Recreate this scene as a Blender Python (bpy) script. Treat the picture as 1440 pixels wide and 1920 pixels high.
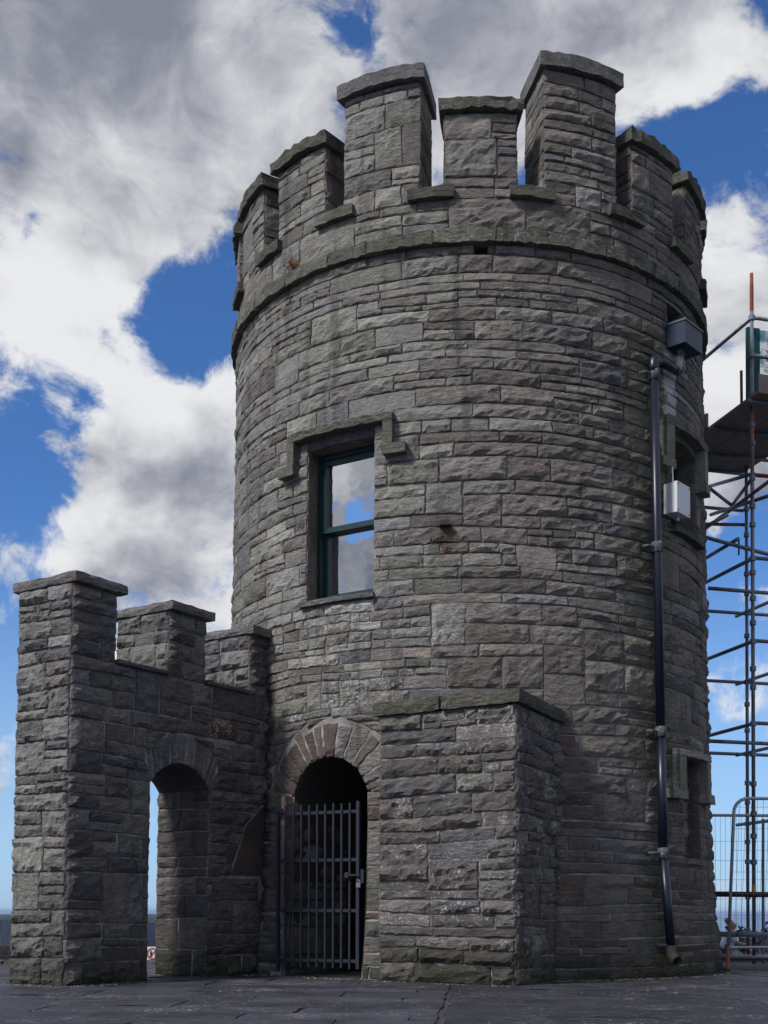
import bpy, math, random
import numpy as np
from mathutils import Vector

# ------------------------------------------------------------------ camera
scene = bpy.context.scene
for o in list(bpy.data.objects):
    bpy.data.objects.remove(o)
COL = scene.collection
R = math.radians
EYE = np.array([0, 0, .72])
PITCH, ROLL = R(1.2), R(.15)
cam = bpy.data.cameras.new('camera')
camo = bpy.data.objects.new('camera', cam)
COL.objects.link(camo)
camo.location = (0, 0, .72)
camo.rotation_euler = (Vector((0, 0, 0)).to_track_quat('-Z', 'Y')).to_euler()
from mathutils import Matrix
fw = Vector((0, math.cos(PITCH), math.sin(PITCH)))
up = Vector((0, -math.sin(PITCH), math.cos(PITCH)))
rt = Vector((1, 0, 0))
r2 = rt * math.cos(ROLL) + up * math.sin(ROLL)
u2 = up * math.cos(ROLL) - rt * math.sin(ROLL)
camo.rotation_euler = Matrix((r2, u2, -fw)).transposed().to_euler()
cam.sensor_fit = 'VERTICAL'
cam.sensor_height = 36
cam.lens = 42.5625
cam.shift_y = .36586
cam.clip_start = .1
cam.clip_end = 200000
scene.camera = camo

# ------------------------------------------------------------------ light
scene.view_settings.view_transform = 'Standard'
scene.view_settings.look = 'None'
scene.view_settings.exposure = 0.90
scene.view_settings.gamma = 1
scene.view_settings.use_curve_mapping = False

SUN_AZ, SUN_EL = R(-128), R(46)          # azimuth from +Y towards +X
sun = bpy.data.lights.new('sun', 'SUN')
sun.energy = 2.0
sun.angle = R(11)
sun.color = (1, .975, .95)
suno = bpy.data.objects.new('sun', sun)
COL.objects.link(suno)
sdir = Vector((math.sin(SUN_AZ) * math.cos(SUN_EL), math.cos(SUN_AZ) * math.cos(SUN_EL), math.sin(SUN_EL)))
suno.rotation_euler = sdir.to_track_quat('Z', 'Y').to_euler()
suno.location = (-30, -20, 30)

world = bpy.data.worlds.new('World')
scene.world = world
world.use_nodes = True


class NT:
    """tiny node-tree writer"""
    def __init__(s, tree):
        s.t = tree
        tree.nodes.clear()

    def n(s, kind, **kw):
        nd = s.t.nodes.new(kind)
        for k, v in kw.items():
            setattr(nd, k, v)
        return nd

    def put(s, sock, v):
        if v is None:
            return
        if hasattr(v, 'is_output') or isinstance(v, bpy.types.NodeSocket):
            s.t.links.new(v, sock)
        else:
            if sock.type == 'RGBA' and len(v) == 3:
                v = (*v, 1)
            sock.default_value = v

    def math(s, op, a, b=None, c=None, clamp=False):
        nd = s.n('ShaderNodeMath', operation=op, use_clamp=clamp)
        for i, v in enumerate((a, b, c)):
            s.put(nd.inputs[i], v)
        return nd.outputs[0]

    def vec(s, op, a, b=None, out=0):
        nd = s.n('ShaderNodeVectorMath', operation=op)
        s.put(nd.inputs[0], a)
        if b is not None:
            s.put(nd.inputs[3 if op == 'SCALE' else 1], b)
        return nd.outputs[out]

    def noise(s, v, scale, detail=4, rough=.5, dist=0., col=False):
        nd = s.n('ShaderNodeTexNoise')
        s.put(nd.inputs['Vector'], v)
        nd.inputs['Scale'].default_value = scale
        nd.inputs['Detail'].default_value = detail
        nd.inputs['Roughness'].default_value = rough
        nd.inputs['Distortion'].default_value = dist
        return nd.outputs['Color' if col else 'Fac']

    def smooth(s, v, a, b, lo=0., hi=1.):
        nd = s.n('ShaderNodeMapRange', interpolation_type='SMOOTHSTEP')
        for i, x in enumerate((v, a, b, lo, hi)):
            s.put(nd.inputs[i], x)
        return nd.outputs[0]

    def mix(s, f, a, b, mode='MIX'):
        nd = s.n('ShaderNodeMix', data_type='RGBA', blend_type=mode)
        s.put(nd.inputs[0], f)
        s.put(nd.inputs[6], a)
        s.put(nd.inputs[7], b)
        return nd.outputs[2]


# --- sky: clear-sky model with broken cumulus; the cloud masses are placed by direction
w = NT(world.node_tree)
bg = w.n('ShaderNodeBackground')
outw = w.n('ShaderNodeOutputWorld')
SKYS = .070
bg.inputs['Strength'].default_value = SKYS
tc = w.n('ShaderNodeTexCoord')
D = tc.outputs['Generated']
sky = w.n('ShaderNodeTexSky', sky_type='NISHITA')
sky.sun_disc = False
sky.sun_elevation = SUN_EL
sky.sun_rotation = SUN_AZ % (2 * math.pi)
sky.altitude = 200
sky.air_density = 1.0
sky.dust_density = .6
sky.ozone_density = 2.5
LOBES = [  # azimuth deg, elevation deg, radius deg, strength
    (-14.37, 32.24, 6.83, 0.30),
    (-15.12, 35.43, 5.16, 0.40),
    (-10.00, 35.65, 4.04, 0.25),
    (-5.21, 34.75, 4.75, 0.28),
    (-1.52, 36.15, 1.22, -0.65),
    (4.50, 36.34, 6.08, 0.40),
    (10.78, 35.95, 4.01, 0.30),
    (14.19, 31.41, 2.30, -0.65),
    (16.80, 31.99, 2.05, -0.50),
    (15.16, 34.47, 1.81, 0.25),
    (17.51, 34.32, 1.19, 0.35),
    (17.29, 35.69, 0.98, -0.35),
    (12.74, 33.36, 1.44, 0.15),
    (17.01, 27.68, 3.21, 0.50),
    (16.05, 21.26, 2.71, 0.50),
    (15.82, 23.60, 0.78, -0.30),
    (16.96, 15.67, 1.63, -0.30),
    (16.27, 18.41, 1.38, 0.30),
    (16.36, 10.38, 4.05, -0.40),
    (16.22, 3.68, 5.32, -0.40),
    (-16.45, 27.49, 4.29, 0.35),
    (-10.68, 29.25, 3.25, 0.35),
    (-8.43, 26.43, 2.68, -0.85),
    (-11.14, 25.00, 2.13, -0.75),
    (-15.22, 22.55, 1.69, -0.60),
    (-16.43, 25.31, 1.53, 0.30),
    (-16.89, 23.83, 1.10, -0.10),
    (-11.35, 20.27, 3.48, 0.60),
    (-8.86, 17.25, 4.05, 0.60),
    (-12.78, 17.03, 2.12, 0.35),
    (-9.40, 23.01, 1.26, 0.35),
    (-17.42, 18.89, 1.71, -0.55),
    (-16.11, 16.33, 1.40, -0.35),
    (-13.29, 19.69, 2.08, 0.35),
    (-17.25, 13.04, 2.82, -0.15),
    (-12.76, 14.50, 2.86, 0.40),
    (-17.44, 9.06, 2.62, -0.10),
    (-17.18, 5.01, 1.68, 0.30),
    (2.46, 32.71, 1.49, 0.30),
    # the same kind of broken cumulus all round
    (-115, 23, 7, 0.6), (-115.4, 17.0, 1.3, -.75), (-116.7, 14.6, 1.7, 1.3), (-112, 12, 4, 0.2),
    (40, 36, 13, 0.32), (48, 26, 8, -0.35),
    (63, 37, 12, 0.42), (70, 45, 9, -0.41),
    (89, 56, 8, 0.45), (97, 52, 8, -0.34),
    (107, 35, 10, 0.54), (117, 19, 7, -0.49),
    (136, 39, 9, 0.53), (143, 40, 7, -0.37),
    (157, 49, 8, 0.41), (165, 16, 6, -0.59),
    (184, 29, 11, 0.31), (196, 33, 8, -0.38),
    (202, 27, 13, 0.41), (215, 53, 9, -0.42),
    (225, 50, 8, 0.40), (244, 51, 6, -0.32),
]
GREYS = [  # where the cloud is thick and grey underneath
    (-16.54, 34.74, 3.98, 0.50),
    (-10.00, 35.98, 2.82, 0.42),
    (-4.19, 34.27, 2.91, 0.20),
    (-17.19, 30.42, 1.66, 0.25),
    (4.50, 36.34, 3.45, 0.38),
    (-14.37, 32.59, 1.85, -0.20),
    (-10.44, 29.85, 3.23, -0.15),
    (-9.87, 19.47, 1.64, 0.30),
    (-9.35, 15.37, 2.16, 0.20),
    (-10.87, 22.06, 1.84, -0.20),
    (16.52, 22.49, 1.34, -0.10),
]
warp = w.vec('SCALE', w.vec('SUBTRACT', w.noise(D, 5., 3, .5, col=True), (.5, .5, .5)), .10)
Dw = w.vec('NORMALIZE', w.vec('ADD', D, warp))


def lobes(table):
    out = None
    for a, e, rr, s in table:
        a, e = R(a), R(e)
        c = (math.sin(a) * math.cos(e), math.cos(a) * math.cos(e), math.sin(e))
        k = 1. / (1 - math.cos(R(rr)))
        ex = w.math('EXPONENT', w.math('MULTIPLY_ADD', w.vec('DOT_PRODUCT', Dw, c, out=1), k, -k))
        out = w.math('MULTIPLY', ex, s) if out is None else w.math('MULTIPLY_ADD', ex, s, out)
    return out


bias = lobes(LOBES)
grey = lobes(GREYS)
Ds = w.vec('MULTIPLY', Dw, (1, 1, 1.5))
n_big = w.noise(Ds, 4.6, 13, .61)
sl = sdir * .05
n_off = w.noise(w.vec('ADD', Ds, (-.035, -.01, .05)), 4.6, 7, .56)
n_low = w.noise(Ds, 2.3, 3, .5)
dens = w.math('ADD', w.math('MULTIPLY_ADD', n_big, 4.6, -2.3), bias)
dens = w.math('ADD', dens, .12)
dens = w.math('ADD', dens, w.math('MULTIPLY_ADD', w.noise(Dw, 19., 7, .62, .6), 1.5, -.75))
cover = w.smooth(dens, -.16, .30)
rel = w.math('SUBTRACT', n_big, n_off)
lit = w.math('MULTIPLY_ADD', rel, 4.0, .74)
thick = w.smooth(dens, .4, 1.7)
lit = w.math('SUBTRACT', lit, w.math('MULTIPLY', thick, .62))
lit = w.math('SUBTRACT', lit, w.math('MULTIPLY', grey, w.math('MULTIPLY_ADD', n_big, 1.6, .5)))
lit = w.math('ADD', lit, w.math('MULTIPLY_ADD', n_low, 1.6, -.8))
lit = w.smooth(lit, -.22, 1.22)
cloud = w.mix(lit, (1.7, 1.85, 2.35), (6.3, 6.35, 6.5))
sepd = w.n('ShaderNodeSeparateXYZ')
w.put(sepd.inputs[0], D)
blue = w.mix(1, sky.outputs[0], (.40, .66, 1.0), 'MULTIPLY')
hz = w.smooth(sepd.outputs[2], .0, .32, 1., 0.)
blue = w.mix(w.math('MULTIPLY', hz, .62), blue, (3.7, 5.3, 7.3))
cover = w.math('MULTIPLY', cover, w.smooth(sepd.outputs[2], 0., .2, .25, 1.))
w.put(bg.inputs['Color'], w.mix(cover, blue, cloud))
w.t.links.new(bg.outputs[0], outw.inputs[0])


# ------------------------------------------------------------------ helpers
def new_mat(name):
    m = bpy.data.materials.new(name)
    m.use_nodes = True
    t = NT(m.node_tree)
    b = t.n('ShaderNodeBsdfPrincipled')
    o = t.n('ShaderNodeOutputMaterial')
    t.t.links.new(b.outputs[0], o.inputs[0])
    return m, t, b


def set_(t, b, col=None, rough=None, spec=None, metal=None, normal=None):
    for k, v in (('Base Color', col), ('Roughness', rough), ('Specular IOR Level', spec), ('Metallic', metal), ('Normal', normal)):
        if v is not None:
            t.put(b.inputs[k], v)


def bump(t, h, strength, dist):
    nd = t.n('ShaderNodeBump')
    nd.inputs['Strength'].default_value = strength
    nd.inputs['Distance'].default_value = dist
    t.put(nd.inputs['Height'], h)
    return nd.outputs[0]


def stone_mat(name, moss_z=.0, moss_all=.0, tone=(1, 1, 1), streak=()):
    """weathered rock-faced stone; each stone's own colour is its 'tint' attribute, alpha = pale lichen"""
    m, t, b = new_mat(name)
    at = t.n('ShaderNodeAttribute', attribute_name='tint')
    geo = t.n('ShaderNodeNewGeometry')
    P = geo.outputs['Position']
    wn = t.n('ShaderNodeTexWhiteNoise', noise_dimensions='3D')
    t.put(wn.inputs['Vector'], t.vec('SCALE', at.outputs['Color'], 917.3))
    rnd = wn.outputs['Value']
    Q = t.vec('ADD', P, t.vec('SCALE', wn.outputs['Color'], 9.))     # every stone has grain of its own
    Pl = t.vec('MULTIPLY', Q, (1, 1, 2.8))
    n1 = t.noise(Q, 2.6, 4, .6)
    n2 = t.noise(Pl, 24, 6, .7)
    n3 = t.noise(t.vec('ADD', P, (7, 3, 1)), 3.1, 5, .62)
    n4 = t.noise(t.vec('ADD', P, (1, 9, 4)), 30, 3, .6)
    n5 = t.noise(t.vec('MULTIPLY', P, (4.5, 4.5, .55)), 1., 4, .6)
    n6 = t.noise(t.vec('ADD', P, (3, 1, 8)), 5.5, 6, .68)
    col = t.mix(1, at.outputs['Color'], tone, 'MULTIPLY')
    f1 = t.smooth(n1, .25, .75, .72, 1.28)
    f2 = t.smooth(n2, .25, .75, .55, 1.45)
    k = t.math('MULTIPLY', f1, f2)
    cx = t.n('ShaderNodeCombineColor')
    for i in range(3):
        t.put(cx.inputs[i], k)
    col = t.mix(1, col, cx.outputs[0], 'MULTIPLY')
    col = t.mix(t.smooth(n3, .58, .72, 0, .4), col, (.17, .105, .07))          # iron staining
    col = t.mix(t.smooth(n5, .53, .68, 0, .48), col, (.055, .052, .05))         # dark run-off streaks
    col = t.mix(t.smooth(n6, .60, .70, 0, .35), col, (.16, .17, .115))         # grey-green lichen film
    thr = t.math('MULTIPLY_ADD', at.outputs['Alpha'], -.30, .78)
    wp_ = t.math('MULTIPLY', t.smooth(n6, .52, .6), t.smooth(at.outputs['Alpha'], .45, .95))
    col = t.mix(t.math('MULTIPLY', wp_, .75), col, (.44, .42, .40))
    sp = t.smooth(t.math('MULTIPLY_ADD', t.math('SUBTRACT', n6, .5), .5, n4), thr, t.math('ADD', thr, .07), 0, .8)
    col = t.mix(sp, col, (.50, .49, .46))
    if streak:
        for (sx_, sy_), rad_, z0_, z1_, c_, f_ in streak:
            sp_ = t.n('ShaderNodeSeparateXYZ')
            t.put(sp_.inputs[0], P)
            dx_, dy_ = t.math('SUBTRACT', sp_.outputs[0], sx_), t.math('SUBTRACT', sp_.outputs[1], sy_)
            dd_ = t.math('SQRT', t.math('ADD', t.math('MULTIPLY', dx_, dx_), t.math('MULTIPLY', dy_, dy_)))
            mm = t.math('MULTIPLY', t.smooth(t.math('MULTIPLY_ADD', t.math('SUBTRACT', n6, .5), 2.2 * rad_, dd_), rad_ * .55, rad_, 1, 0),
                        t.smooth(t.math('MULTIPLY_ADD', n3, .3, sp_.outputs[2]), z0_, z0_ + .3))
            mm = t.math('MULTIPLY', mm, t.smooth(sp_.outputs[2], z1_, z1_ + .08, 1, 0))
            col = t.mix(t.math('MULTIPLY', mm, f_), col, c_)
    if moss_all:
        col = t.mix(t.smooth(n3, .38, .62, .1, moss_all), col, (.105, .105, .062))
    if moss_z:
        sx = t.n('ShaderNodeSeparateXYZ')
        t.put(sx.inputs[0], P)
        g = t.smooth(t.math('MULTIPLY_ADD', n3, -1.5 * moss_z, sx.outputs[2]), -moss_z, .35 * moss_z, .8, 0)
        col = t.mix(g, col, t.mix(n6, (.018, .017, .013), (.045, .05, .018)))
    n8 = t.noise(Pl, 11, 5, .62, .8)
    n9 = t.noise(P, 75, 3, .6)
    vo = t.n('ShaderNodeTexVoronoi', feature='F1')
    vo.inputs['Scale'].default_value = 9.
    t.put(vo.inputs['Vector'], t.vec('ADD', Pl, t.vec('SCALE', t.noise(P, 14, 3, .6, col=True), .12)))
    ridge = t.math('ABSOLUTE', t.math('SUBTRACT', n8, .5))
    h = t.math('MULTIPLY_ADD', ridge, -2.2, t.math('MULTIPLY', n2, .5))
    h = t.math('ADD', h, t.math('MULTIPLY', vo.outputs['Distance'], .7))
    h = t.math('ADD', h, t.math('MULTIPLY', n9, .14))
    h = t.math('MULTIPLY', h, t.math('MULTIPLY_ADD', rnd, 1.25, .4))
    set_(t, b, col, .92, .2, normal=bump(t, h, 1., .045))
    return m


def plain_mat(name, col, rough=.6, spec=.4, metal=0., var=.25, scale=9., bumpd=0., rust=None, rust_t=.6):
    m, t, b = new_mat(name)
    P = t.n('ShaderNodeNewGeometry').outputs['Position']
    n = t.noise(P, scale, 5, .65)
    c = t.mix(n, tuple(x * (1 - var) for x in col), tuple(x * (1 + var) for x in col))
    if rust:
        nr = t.noise(P, scale * 1.3, 5, .7)
        c = t.mix(t.smooth(nr, rust_t, rust_t + .1), c, rust)
    set_(t, b, c, rough, spec, metal)
    if bumpd:
        t.put(b.inputs['Normal'], bump(t, t.noise(P, scale * 4, 5, .6), .8, bumpd))
    return m


def link(name, verts, faces, mat, parent=None, tint=None, smooth=False, kind=None):
    me = bpy.data.meshes.new(name)
    me.from_pydata([tuple(v) for v in verts], [], faces)
    if tint is not None:
        a = me.attributes.new('tint', 'FLOAT_COLOR', 'POINT')
        arr = np.asarray(tint, dtype=np.float32)
        if arr.ndim == 1:
            arr = np.tile(arr, (len(verts), 1))
        a.data.foreach_set('color', arr.ravel())
    me.materials.append(mat)
    if smooth:
        me.polygons.foreach_set('use_smooth', [True] * len(me.polygons))
    me.update()
    o = bpy.data.objects.new(name, me)
    COL.objects.link(o)
    if parent:
        o.parent = parent
        o.matrix_parent_inverse = Matrix.Translation(-origin(parent))
    if kind:
        o['kind'] = kind
    return o


def origin(o):
    v = Vector(o.location)
    while o.parent:
        v = v + Vector(o.matrix_parent_inverse.translation) + Vector(o.parent.location)
        o = o.parent
    return v


def thing(name, label, cat, loc, group=None):
    o = bpy.data.objects.new(name, None)
    o.empty_display_size = .2
    o.location = loc
    COL.objects.link(o)
    tag(o, label, cat, group)
    return o


def tag(o, label=None, cat=None, group=None, kind=None):
    for k, v in (('label', label), ('category', cat), ('group', group), ('kind', kind)):
        if v:
            o[k] = v
    return o


class MB:
    """collects simple solids, then links them as one mesh"""
    def __init__(s):
        s.v, s.f = [], []

    def add(s, v, f):
        k = len(s.v)
        s.v += [tuple(x) for x in v]
        s.f += [tuple(i + k for i in q) for q in f]

    def box(s, o, ax, ay, az):
        """box from corner o along three edge vectors (right-handed)"""
        o, ax, ay, az = (np.array(x, float) for x in (o, ax, ay, az))
        v = [o, o + ax, o + ax + ay, o + ay, o + az, o + ax + az, o + ax + ay + az, o + ay + az]
        s.add(v, [(0, 3, 2, 1), (4, 5, 6, 7), (0, 1, 5, 4), (1, 2, 6, 5), (2, 3, 7, 6), (3, 0, 4, 7)])
        return s

    def tube(s, pts, r, n=10, cap=True):
        pts = [Vector(p) for p in pts]
        rs = r if isinstance(r, (list, tuple)) else [r] * len(pts)
        rings = []
        prev = None
        for i, p in enumerate(pts):
            d = (pts[min(i + 1, len(pts) - 1)] - pts[max(i - 1, 0)]).normalized()
            a = prev if prev else (Vector((0, 0, 1)) if abs(d.z) < .9 else Vector((1, 0, 0)))
            x = (a - d * a.dot(d)).normalized()
            y = d.cross(x)
            prev = x
            rings.append([p + (x * math.cos(t) + y * math.sin(t)) * rs[i] for t in [2 * math.pi * k / n for k in range(n)]])
        v = [q for g in rings for q in g]
        f = []
        for i in range(len(pts) - 1):
            for k in range(n):
                f.append((i * n + k, i * n + (k + 1) % n, (i + 1) * n + (k + 1) % n, (i + 1) * n + k))
        if cap:
            f.append(tuple(range(n - 1, -1, -1)))
            f.append(tuple((len(pts) - 1) * n + k for k in range(n)))
        s.add(v, f)
        return s

    def build(s, name, mat, parent=None, smooth=False, tint=None, kind=None):
        o = link(name, s.v, s.f, mat, parent, tint, False, kind)
        if smooth:
            me = o.data
            me.polygons.foreach_set('use_smooth', [len(p.vertices) == 4 for p in me.polygons])
        return o


def px_area(q):
    """rough size in the photograph (in 1440 x 1920 pixels) of a four-cornered patch, to choose which stones show largest"""
    pts = []
    for p in q:
        d = Vector(p) - Vector(EYE)
        z = d.dot(fw)
        if z < .5:
            return 0
        x, y = 720 + 2270 * d.dot(r2) / z, 1662 - 2270 * d.dot(u2) / z
        pts.append((x, y))
    if all(x < 0 or x > 1440 or y < 0 or y > 1920 for x, y in pts):
        return 0
    a = 0
    for i in range(4):
        a += pts[i][0] * pts[i - 1][1] - pts[i - 1][0] * pts[i][1]
    return a * .5        # positive = faces the camera


# ------------------------------------------------------------------ stone laying
_fc = {}


def grid_faces(nc, nr):
    if (nc, nr) in _fc:
        return _fc[nc, nr]
    f = []
    for j in range(nr - 1):
        for i in range(nc - 1):
            a = j * nc + i
            f.append((a, a + 1, a + nc + 1, a + nc))
    loop = [i for i in range(nc)] + [j * nc + nc - 1 for j in range(1, nr)] + \
           [(nr - 1) * nc + i for i in range(nc - 2, -1, -1)] + [j * nc for j in range(nr - 2, 0, -1)]
    n0 = nc * nr
    m = len(loop)
    for k in range(m):
        f.append((loop[k], n0 + k, n0 + (k + 1) % m, loop[(k + 1) % m]))
    _fc[nc, nr] = (f, loop)
    return _fc[nc, nr]


def stone_geo(c4, rng, mapf, bulge=.025, rough=.02, cell=.05, d0=.0, back=-.05, ragged=.005):
    """one rock-faced stone filling the (u, z) quad c4 = bl, br, tr, tl"""
    c = np.array(c4, float)
    wd = .5 * (np.linalg.norm(c[1] - c[0]) + np.linalg.norm(c[2] - c[3]))
    ht = .5 * (np.linalg.norm(c[3] - c[0]) + np.linalg.norm(c[2] - c[1]))
    n = int(min(13, max(2, round(wd / cell))))
    m = int(min(8, max(2, round(ht / (cell * .85)))))
    ew, eh = min(.25, .012 / wd), min(.25, .012 / ht)
    S = np.concatenate([[0], np.linspace(ew, 1 - ew, n), [1]])
    T = np.concatenate([[0], np.linspace(eh, 1 - eh, m), [1]])
    nc, nr = len(S), len(T)
    s, t = np.meshgrid(S, T)
    inner = np.zeros_like(s)
    inner[2:-2, 2:-2] = 1
    s = s + inner * rng.uniform(-.32, .32, s.shape) / n
    t = t + inner * rng.uniform(-.32, .32, s.shape) / m
    U = (c[0, 0] * (1 - s) + c[1, 0] * s) * (1 - t) + (c[3, 0] * (1 - s) + c[2, 0] * s) * t
    Z = (c[0, 1] * (1 - s) + c[1, 1] * s) * (1 - t) + (c[3, 1] * (1 - s) + c[2, 1] * s) * t
    jx, jz = rng.uniform(-1, 1, s.shape) * ragged, rng.uniform(-1, 1, s.shape) * ragged
    U += jx * (1 - inner)
    Z += jz * (1 - inner)
    x, y = s * wd, t * ht
    dist = np.minimum(np.minimum(x, wd - x), np.minimum(y, ht - y))
    mask = np.clip(dist / .04, 0, 1) ** .7
    k = max(2, int(wd * ht / .006) + 1)
    sx, sy = rng.uniform(-.03, wd + .03, k), rng.uniform(-.03, ht + .03, k)
    sh = rng.uniform(-.4, .4)
    dx = (x[..., None] - sx) + sh * (y[..., None] - sy)
    f1 = np.sqrt(dx ** 2 + (1.7 * (y[..., None] - sy)) ** 2).min(-1) / .08
    tiltx, tilty = rng.uniform(-.5, .5), rng.uniform(-.6, .3)
    body = .75 + tiltx * (s - .5) + tilty * (t - .5)
    Dp = d0 + mask * (bulge * body + rough * (np.clip(f1, 0, 1.6) - .6)) + rng.uniform(-.002, .002, s.shape)
    V = mapf(U.ravel(), Z.ravel(), Dp.ravel())
    f, loop = grid_faces(nc, nr)
    Vb = mapf(U.ravel()[loop], Z.ravel()[loop], np.full(len(loop), back))
    return np.vstack([V, Vb]), f


def course(u0, u1, z0, z1, rng, hb=(.2, .38), wl=(.3, .85), forced=(), p_one=.45, fine=None, jump=.1):
    """broken-coursed rubble: returns quads (u, z); fine(u, z) -> True where the work is in thin small stones"""
    zs = [z0]
    tg = sorted([f for f in forced if z0 < f < z1]) + [z1]
    for tgt in tg:
        span = tgt - zs[-1]
        n = max(1, round(span / rng.uniform(*hb)))
        hs = rng.uniform(hb[0], hb[1], n)
        hs *= span / hs.sum()
        for h in hs:
            zs.append(zs[-1] + h)
    out = []
    G = .0065
    ph = rng.uniform(0, 6, 4)

    def zz(u, z):
        if z <= z0 + .001 or z >= z1 - .001 or any(abs(z - f) < .001 for f in forced):
            return z
        return z + .013 * math.sin(u * 1.7 + ph[0] + z * 3) + .009 * math.sin(u * 4.3 + ph[1] + z * 7)

    def emit(a, b, za, zb):
        t1, t2 = rng.uniform(-.014, .014, 2)
        out.append([(a + G + t1 * 0, zz(a, za) + G), (b - G, zz(b, za) + G), (b - G + t2, zz(b, zb) - G), (a + G + t1, zz(a, zb) - G)])

    blocked = []
    for i in range(len(zs) - 1):
        za, zb = zs[i], zs[i + 1]
        h = zb - za
        cuts = sorted(blocked)
        blocked = []
        free, p = [], u0
        for a, b in cuts:
            if a > p + .01:
                free.append((p, a))
            p = b
        if p < u1 - .01:
            free.append((p, u1))
        for fa, fb in free:
            u = fa
            while u < fb - .01:
                mid = (u + .2, (za + zb) / 2)
                fi = fine and fine(*mid)
                W = rng.uniform(*wl) * (.6 if fi else 1)
                rows = 1
                if h > .17:
                    q = rng.random()
                    rows = 1 if q < p_one else (2 if q < .86 or h < .26 else 3)
                    if fi:
                        rows = max(2, int(round(h / .1)))
                if rows > 1:
                    W *= rng.uniform(1.2, 2.)
                elif h < .12:
                    W *= 1.25
                if fb - (u + W) < .16:
                    W = fb - u
                e = u + W
                if rows == 1:
                    if rng.random() < jump and i + 2 < len(zs) and h + zs[i + 2] - zb < .5 and W < .7 and not any(abs(zb - f) < .001 for f in forced):
                        emit(u, e, za, zs[i + 2])
                        blocked.append((u, e))
                    else:
                        emit(u, e, za, zb)
                else:
                    fr = rng.uniform(.6, 1.4, rows)
                    fr = np.concatenate([[0], np.cumsum(fr) / fr.sum()])
                    for r_ in range(rows):
                        a = u
                        ya, yb = za + h * fr[r_], za + h * fr[r_ + 1]
                        while a < e - .01:
                            ww = rng.uniform(.18, .6) * (.75 if fi else 1)
                            if e - (a + ww) < .14:
                                ww = e - a
                            emit(a, a + ww, ya, yb)
                            a += ww
                u = e
    return out


def carve(quads, ext, zlo, zhi, step=.0):
    """cut an opening whose half-outline is ext(z) -> (left, right) out of the stones"""
    out = []
    G = .006
    for q in quads:
        zb, zt = min(q[0][1], q[1][1]), max(q[2][1], q[3][1])
        ul, ur = min(q[0][0], q[3][0]), max(q[1][0], q[2][0])
        lo, hi = max(zb, zlo), min(zt, zhi)
        if hi - lo < .015:
            out.append(q)
            continue
        a0, b0 = ext(lo + .001)
        a1, b1 = ext(hi - .001)
        if ur <= min(a0, a1) + .004 or ul >= max(b0, b1) - .004:
            out.append(q)
            continue
        if zlo - zb > .04:
            out.append([(q[0][0], q[0][1]), (q[1][0], q[1][1]), (q[1][0], zlo - G), (q[0][0], zlo - G)])
        if zt - zhi > .04:
            out.append([(q[3][0], zhi + G), (q[2][0], zhi + G), (q[2][0], q[2][1]), (q[3][0], q[3][1])])
        if min(a0, a1) - ul > .05 or max(a0, a1) - ul > .09:
            out.append([(q[0][0], lo if zlo > zb else q[0][1]), (max(q[0][0] + .015, min(ur, a0) - G), lo if zlo > zb else q[0][1]),
                        (max(q[3][0] + .015, min(ur, a1) - G), hi if zhi < zt else q[3][1]), (q[3][0], hi if zhi < zt else q[3][1])])
        if ur - max(b0, b1) > .05 or ur - min(b0, b1) > .09:
            out.append([(min(q[1][0] - .015, max(ul, b0) + G), lo if zlo > zb else q[1][1]), (q[1][0], lo if zlo > zb else q[1][1]),
                        (q[2][0], hi if zhi < zt else q[2][1]), (min(q[2][0] - .015, max(ul, b1) + G), hi if zhi < zt else q[2][1])])
    return [q for q in out if (q[1][0] - q[0][0] > .03 or q[2][0] - q[3][0] > .05) and q[2][1] - q[1][1] > .02 and q[3][1] - q[0][1] > .02]


class Masonry:
    """stones of one thing: the largest in view become objects, the rest one joined part"""
    def __init__(s):
        s.items = []

    def lay(s, quads, mapf, rng, colf, parent, mat, cell=.045, bulge=(.010, .030), rough=(.014, .031), smoothp=.16, d0=.003, ragged=.006):
        for q in quads:
            cu, cz = sum(p[0] for p in q) / 4, sum(p[1] for p in q) / 4
            if rng.random() < smoothp:
                bl, ro = rng.uniform(.003, .01), .004
            else:
                bl, ro = rng.uniform(*bulge), rng.uniform(*rough)
            v, f = stone_geo(q, rng, mapf, bl, ro, cell, d0 + rng.uniform(-.003, .006), ragged=ragged)
            qa = np.array(q)
            ar = px_area(mapf(qa[:, 0], qa[:, 1], np.zeros(4)))
            s.items.append((ar, v, f, colf(cu, cz, rng), parent, mat))

    def build(s, limit, root, name='stone', rest='infill_stones'):
        s.items.sort(key=lambda r: -r[0])
        for ar, v, f, c, par, mat in s.items[:limit]:
            link(name, v, f, mat, par, np.array(c))
        rest_by = {}
        for ar, v, f, c, par, mat in s.items[limit:]:
            rest_by.setdefault(mat.name, []).append((v, f, c, mat))
        for k, its in rest_by.items():
            V, F, T, n = [], [], [], 0
            for v, f, c, mat in its:
                V.append(v)
                F += [tuple(i + n for i in q) for q in f]
                T.append(np.tile(np.array(c), (len(v), 1)))
                n += len(v)
            link(rest, np.vstack(V), F, its[0][3], root, np.vstack(T), kind='stuff')


def pick(rng, table):
    ws = np.array([t[0] for t in table], float)
    i = rng.choice(len(table), p=ws / ws.sum())
    c = (np.array(table[i][1]) * .74 + np.array((.170, .160, .150)) * .26) * rng.uniform(.76, 1.24)
    return c


def plane_map(o, d, n, shear=0.):
    o, d, n = (np.array(x, float) for x in (o, d, n))

    def f(u, z, dep):
        u = u + shear * z
        return o + u[:, None] * d + np.outer(z, (0, 0, 1)) + dep[:, None] * n
    return f


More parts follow.
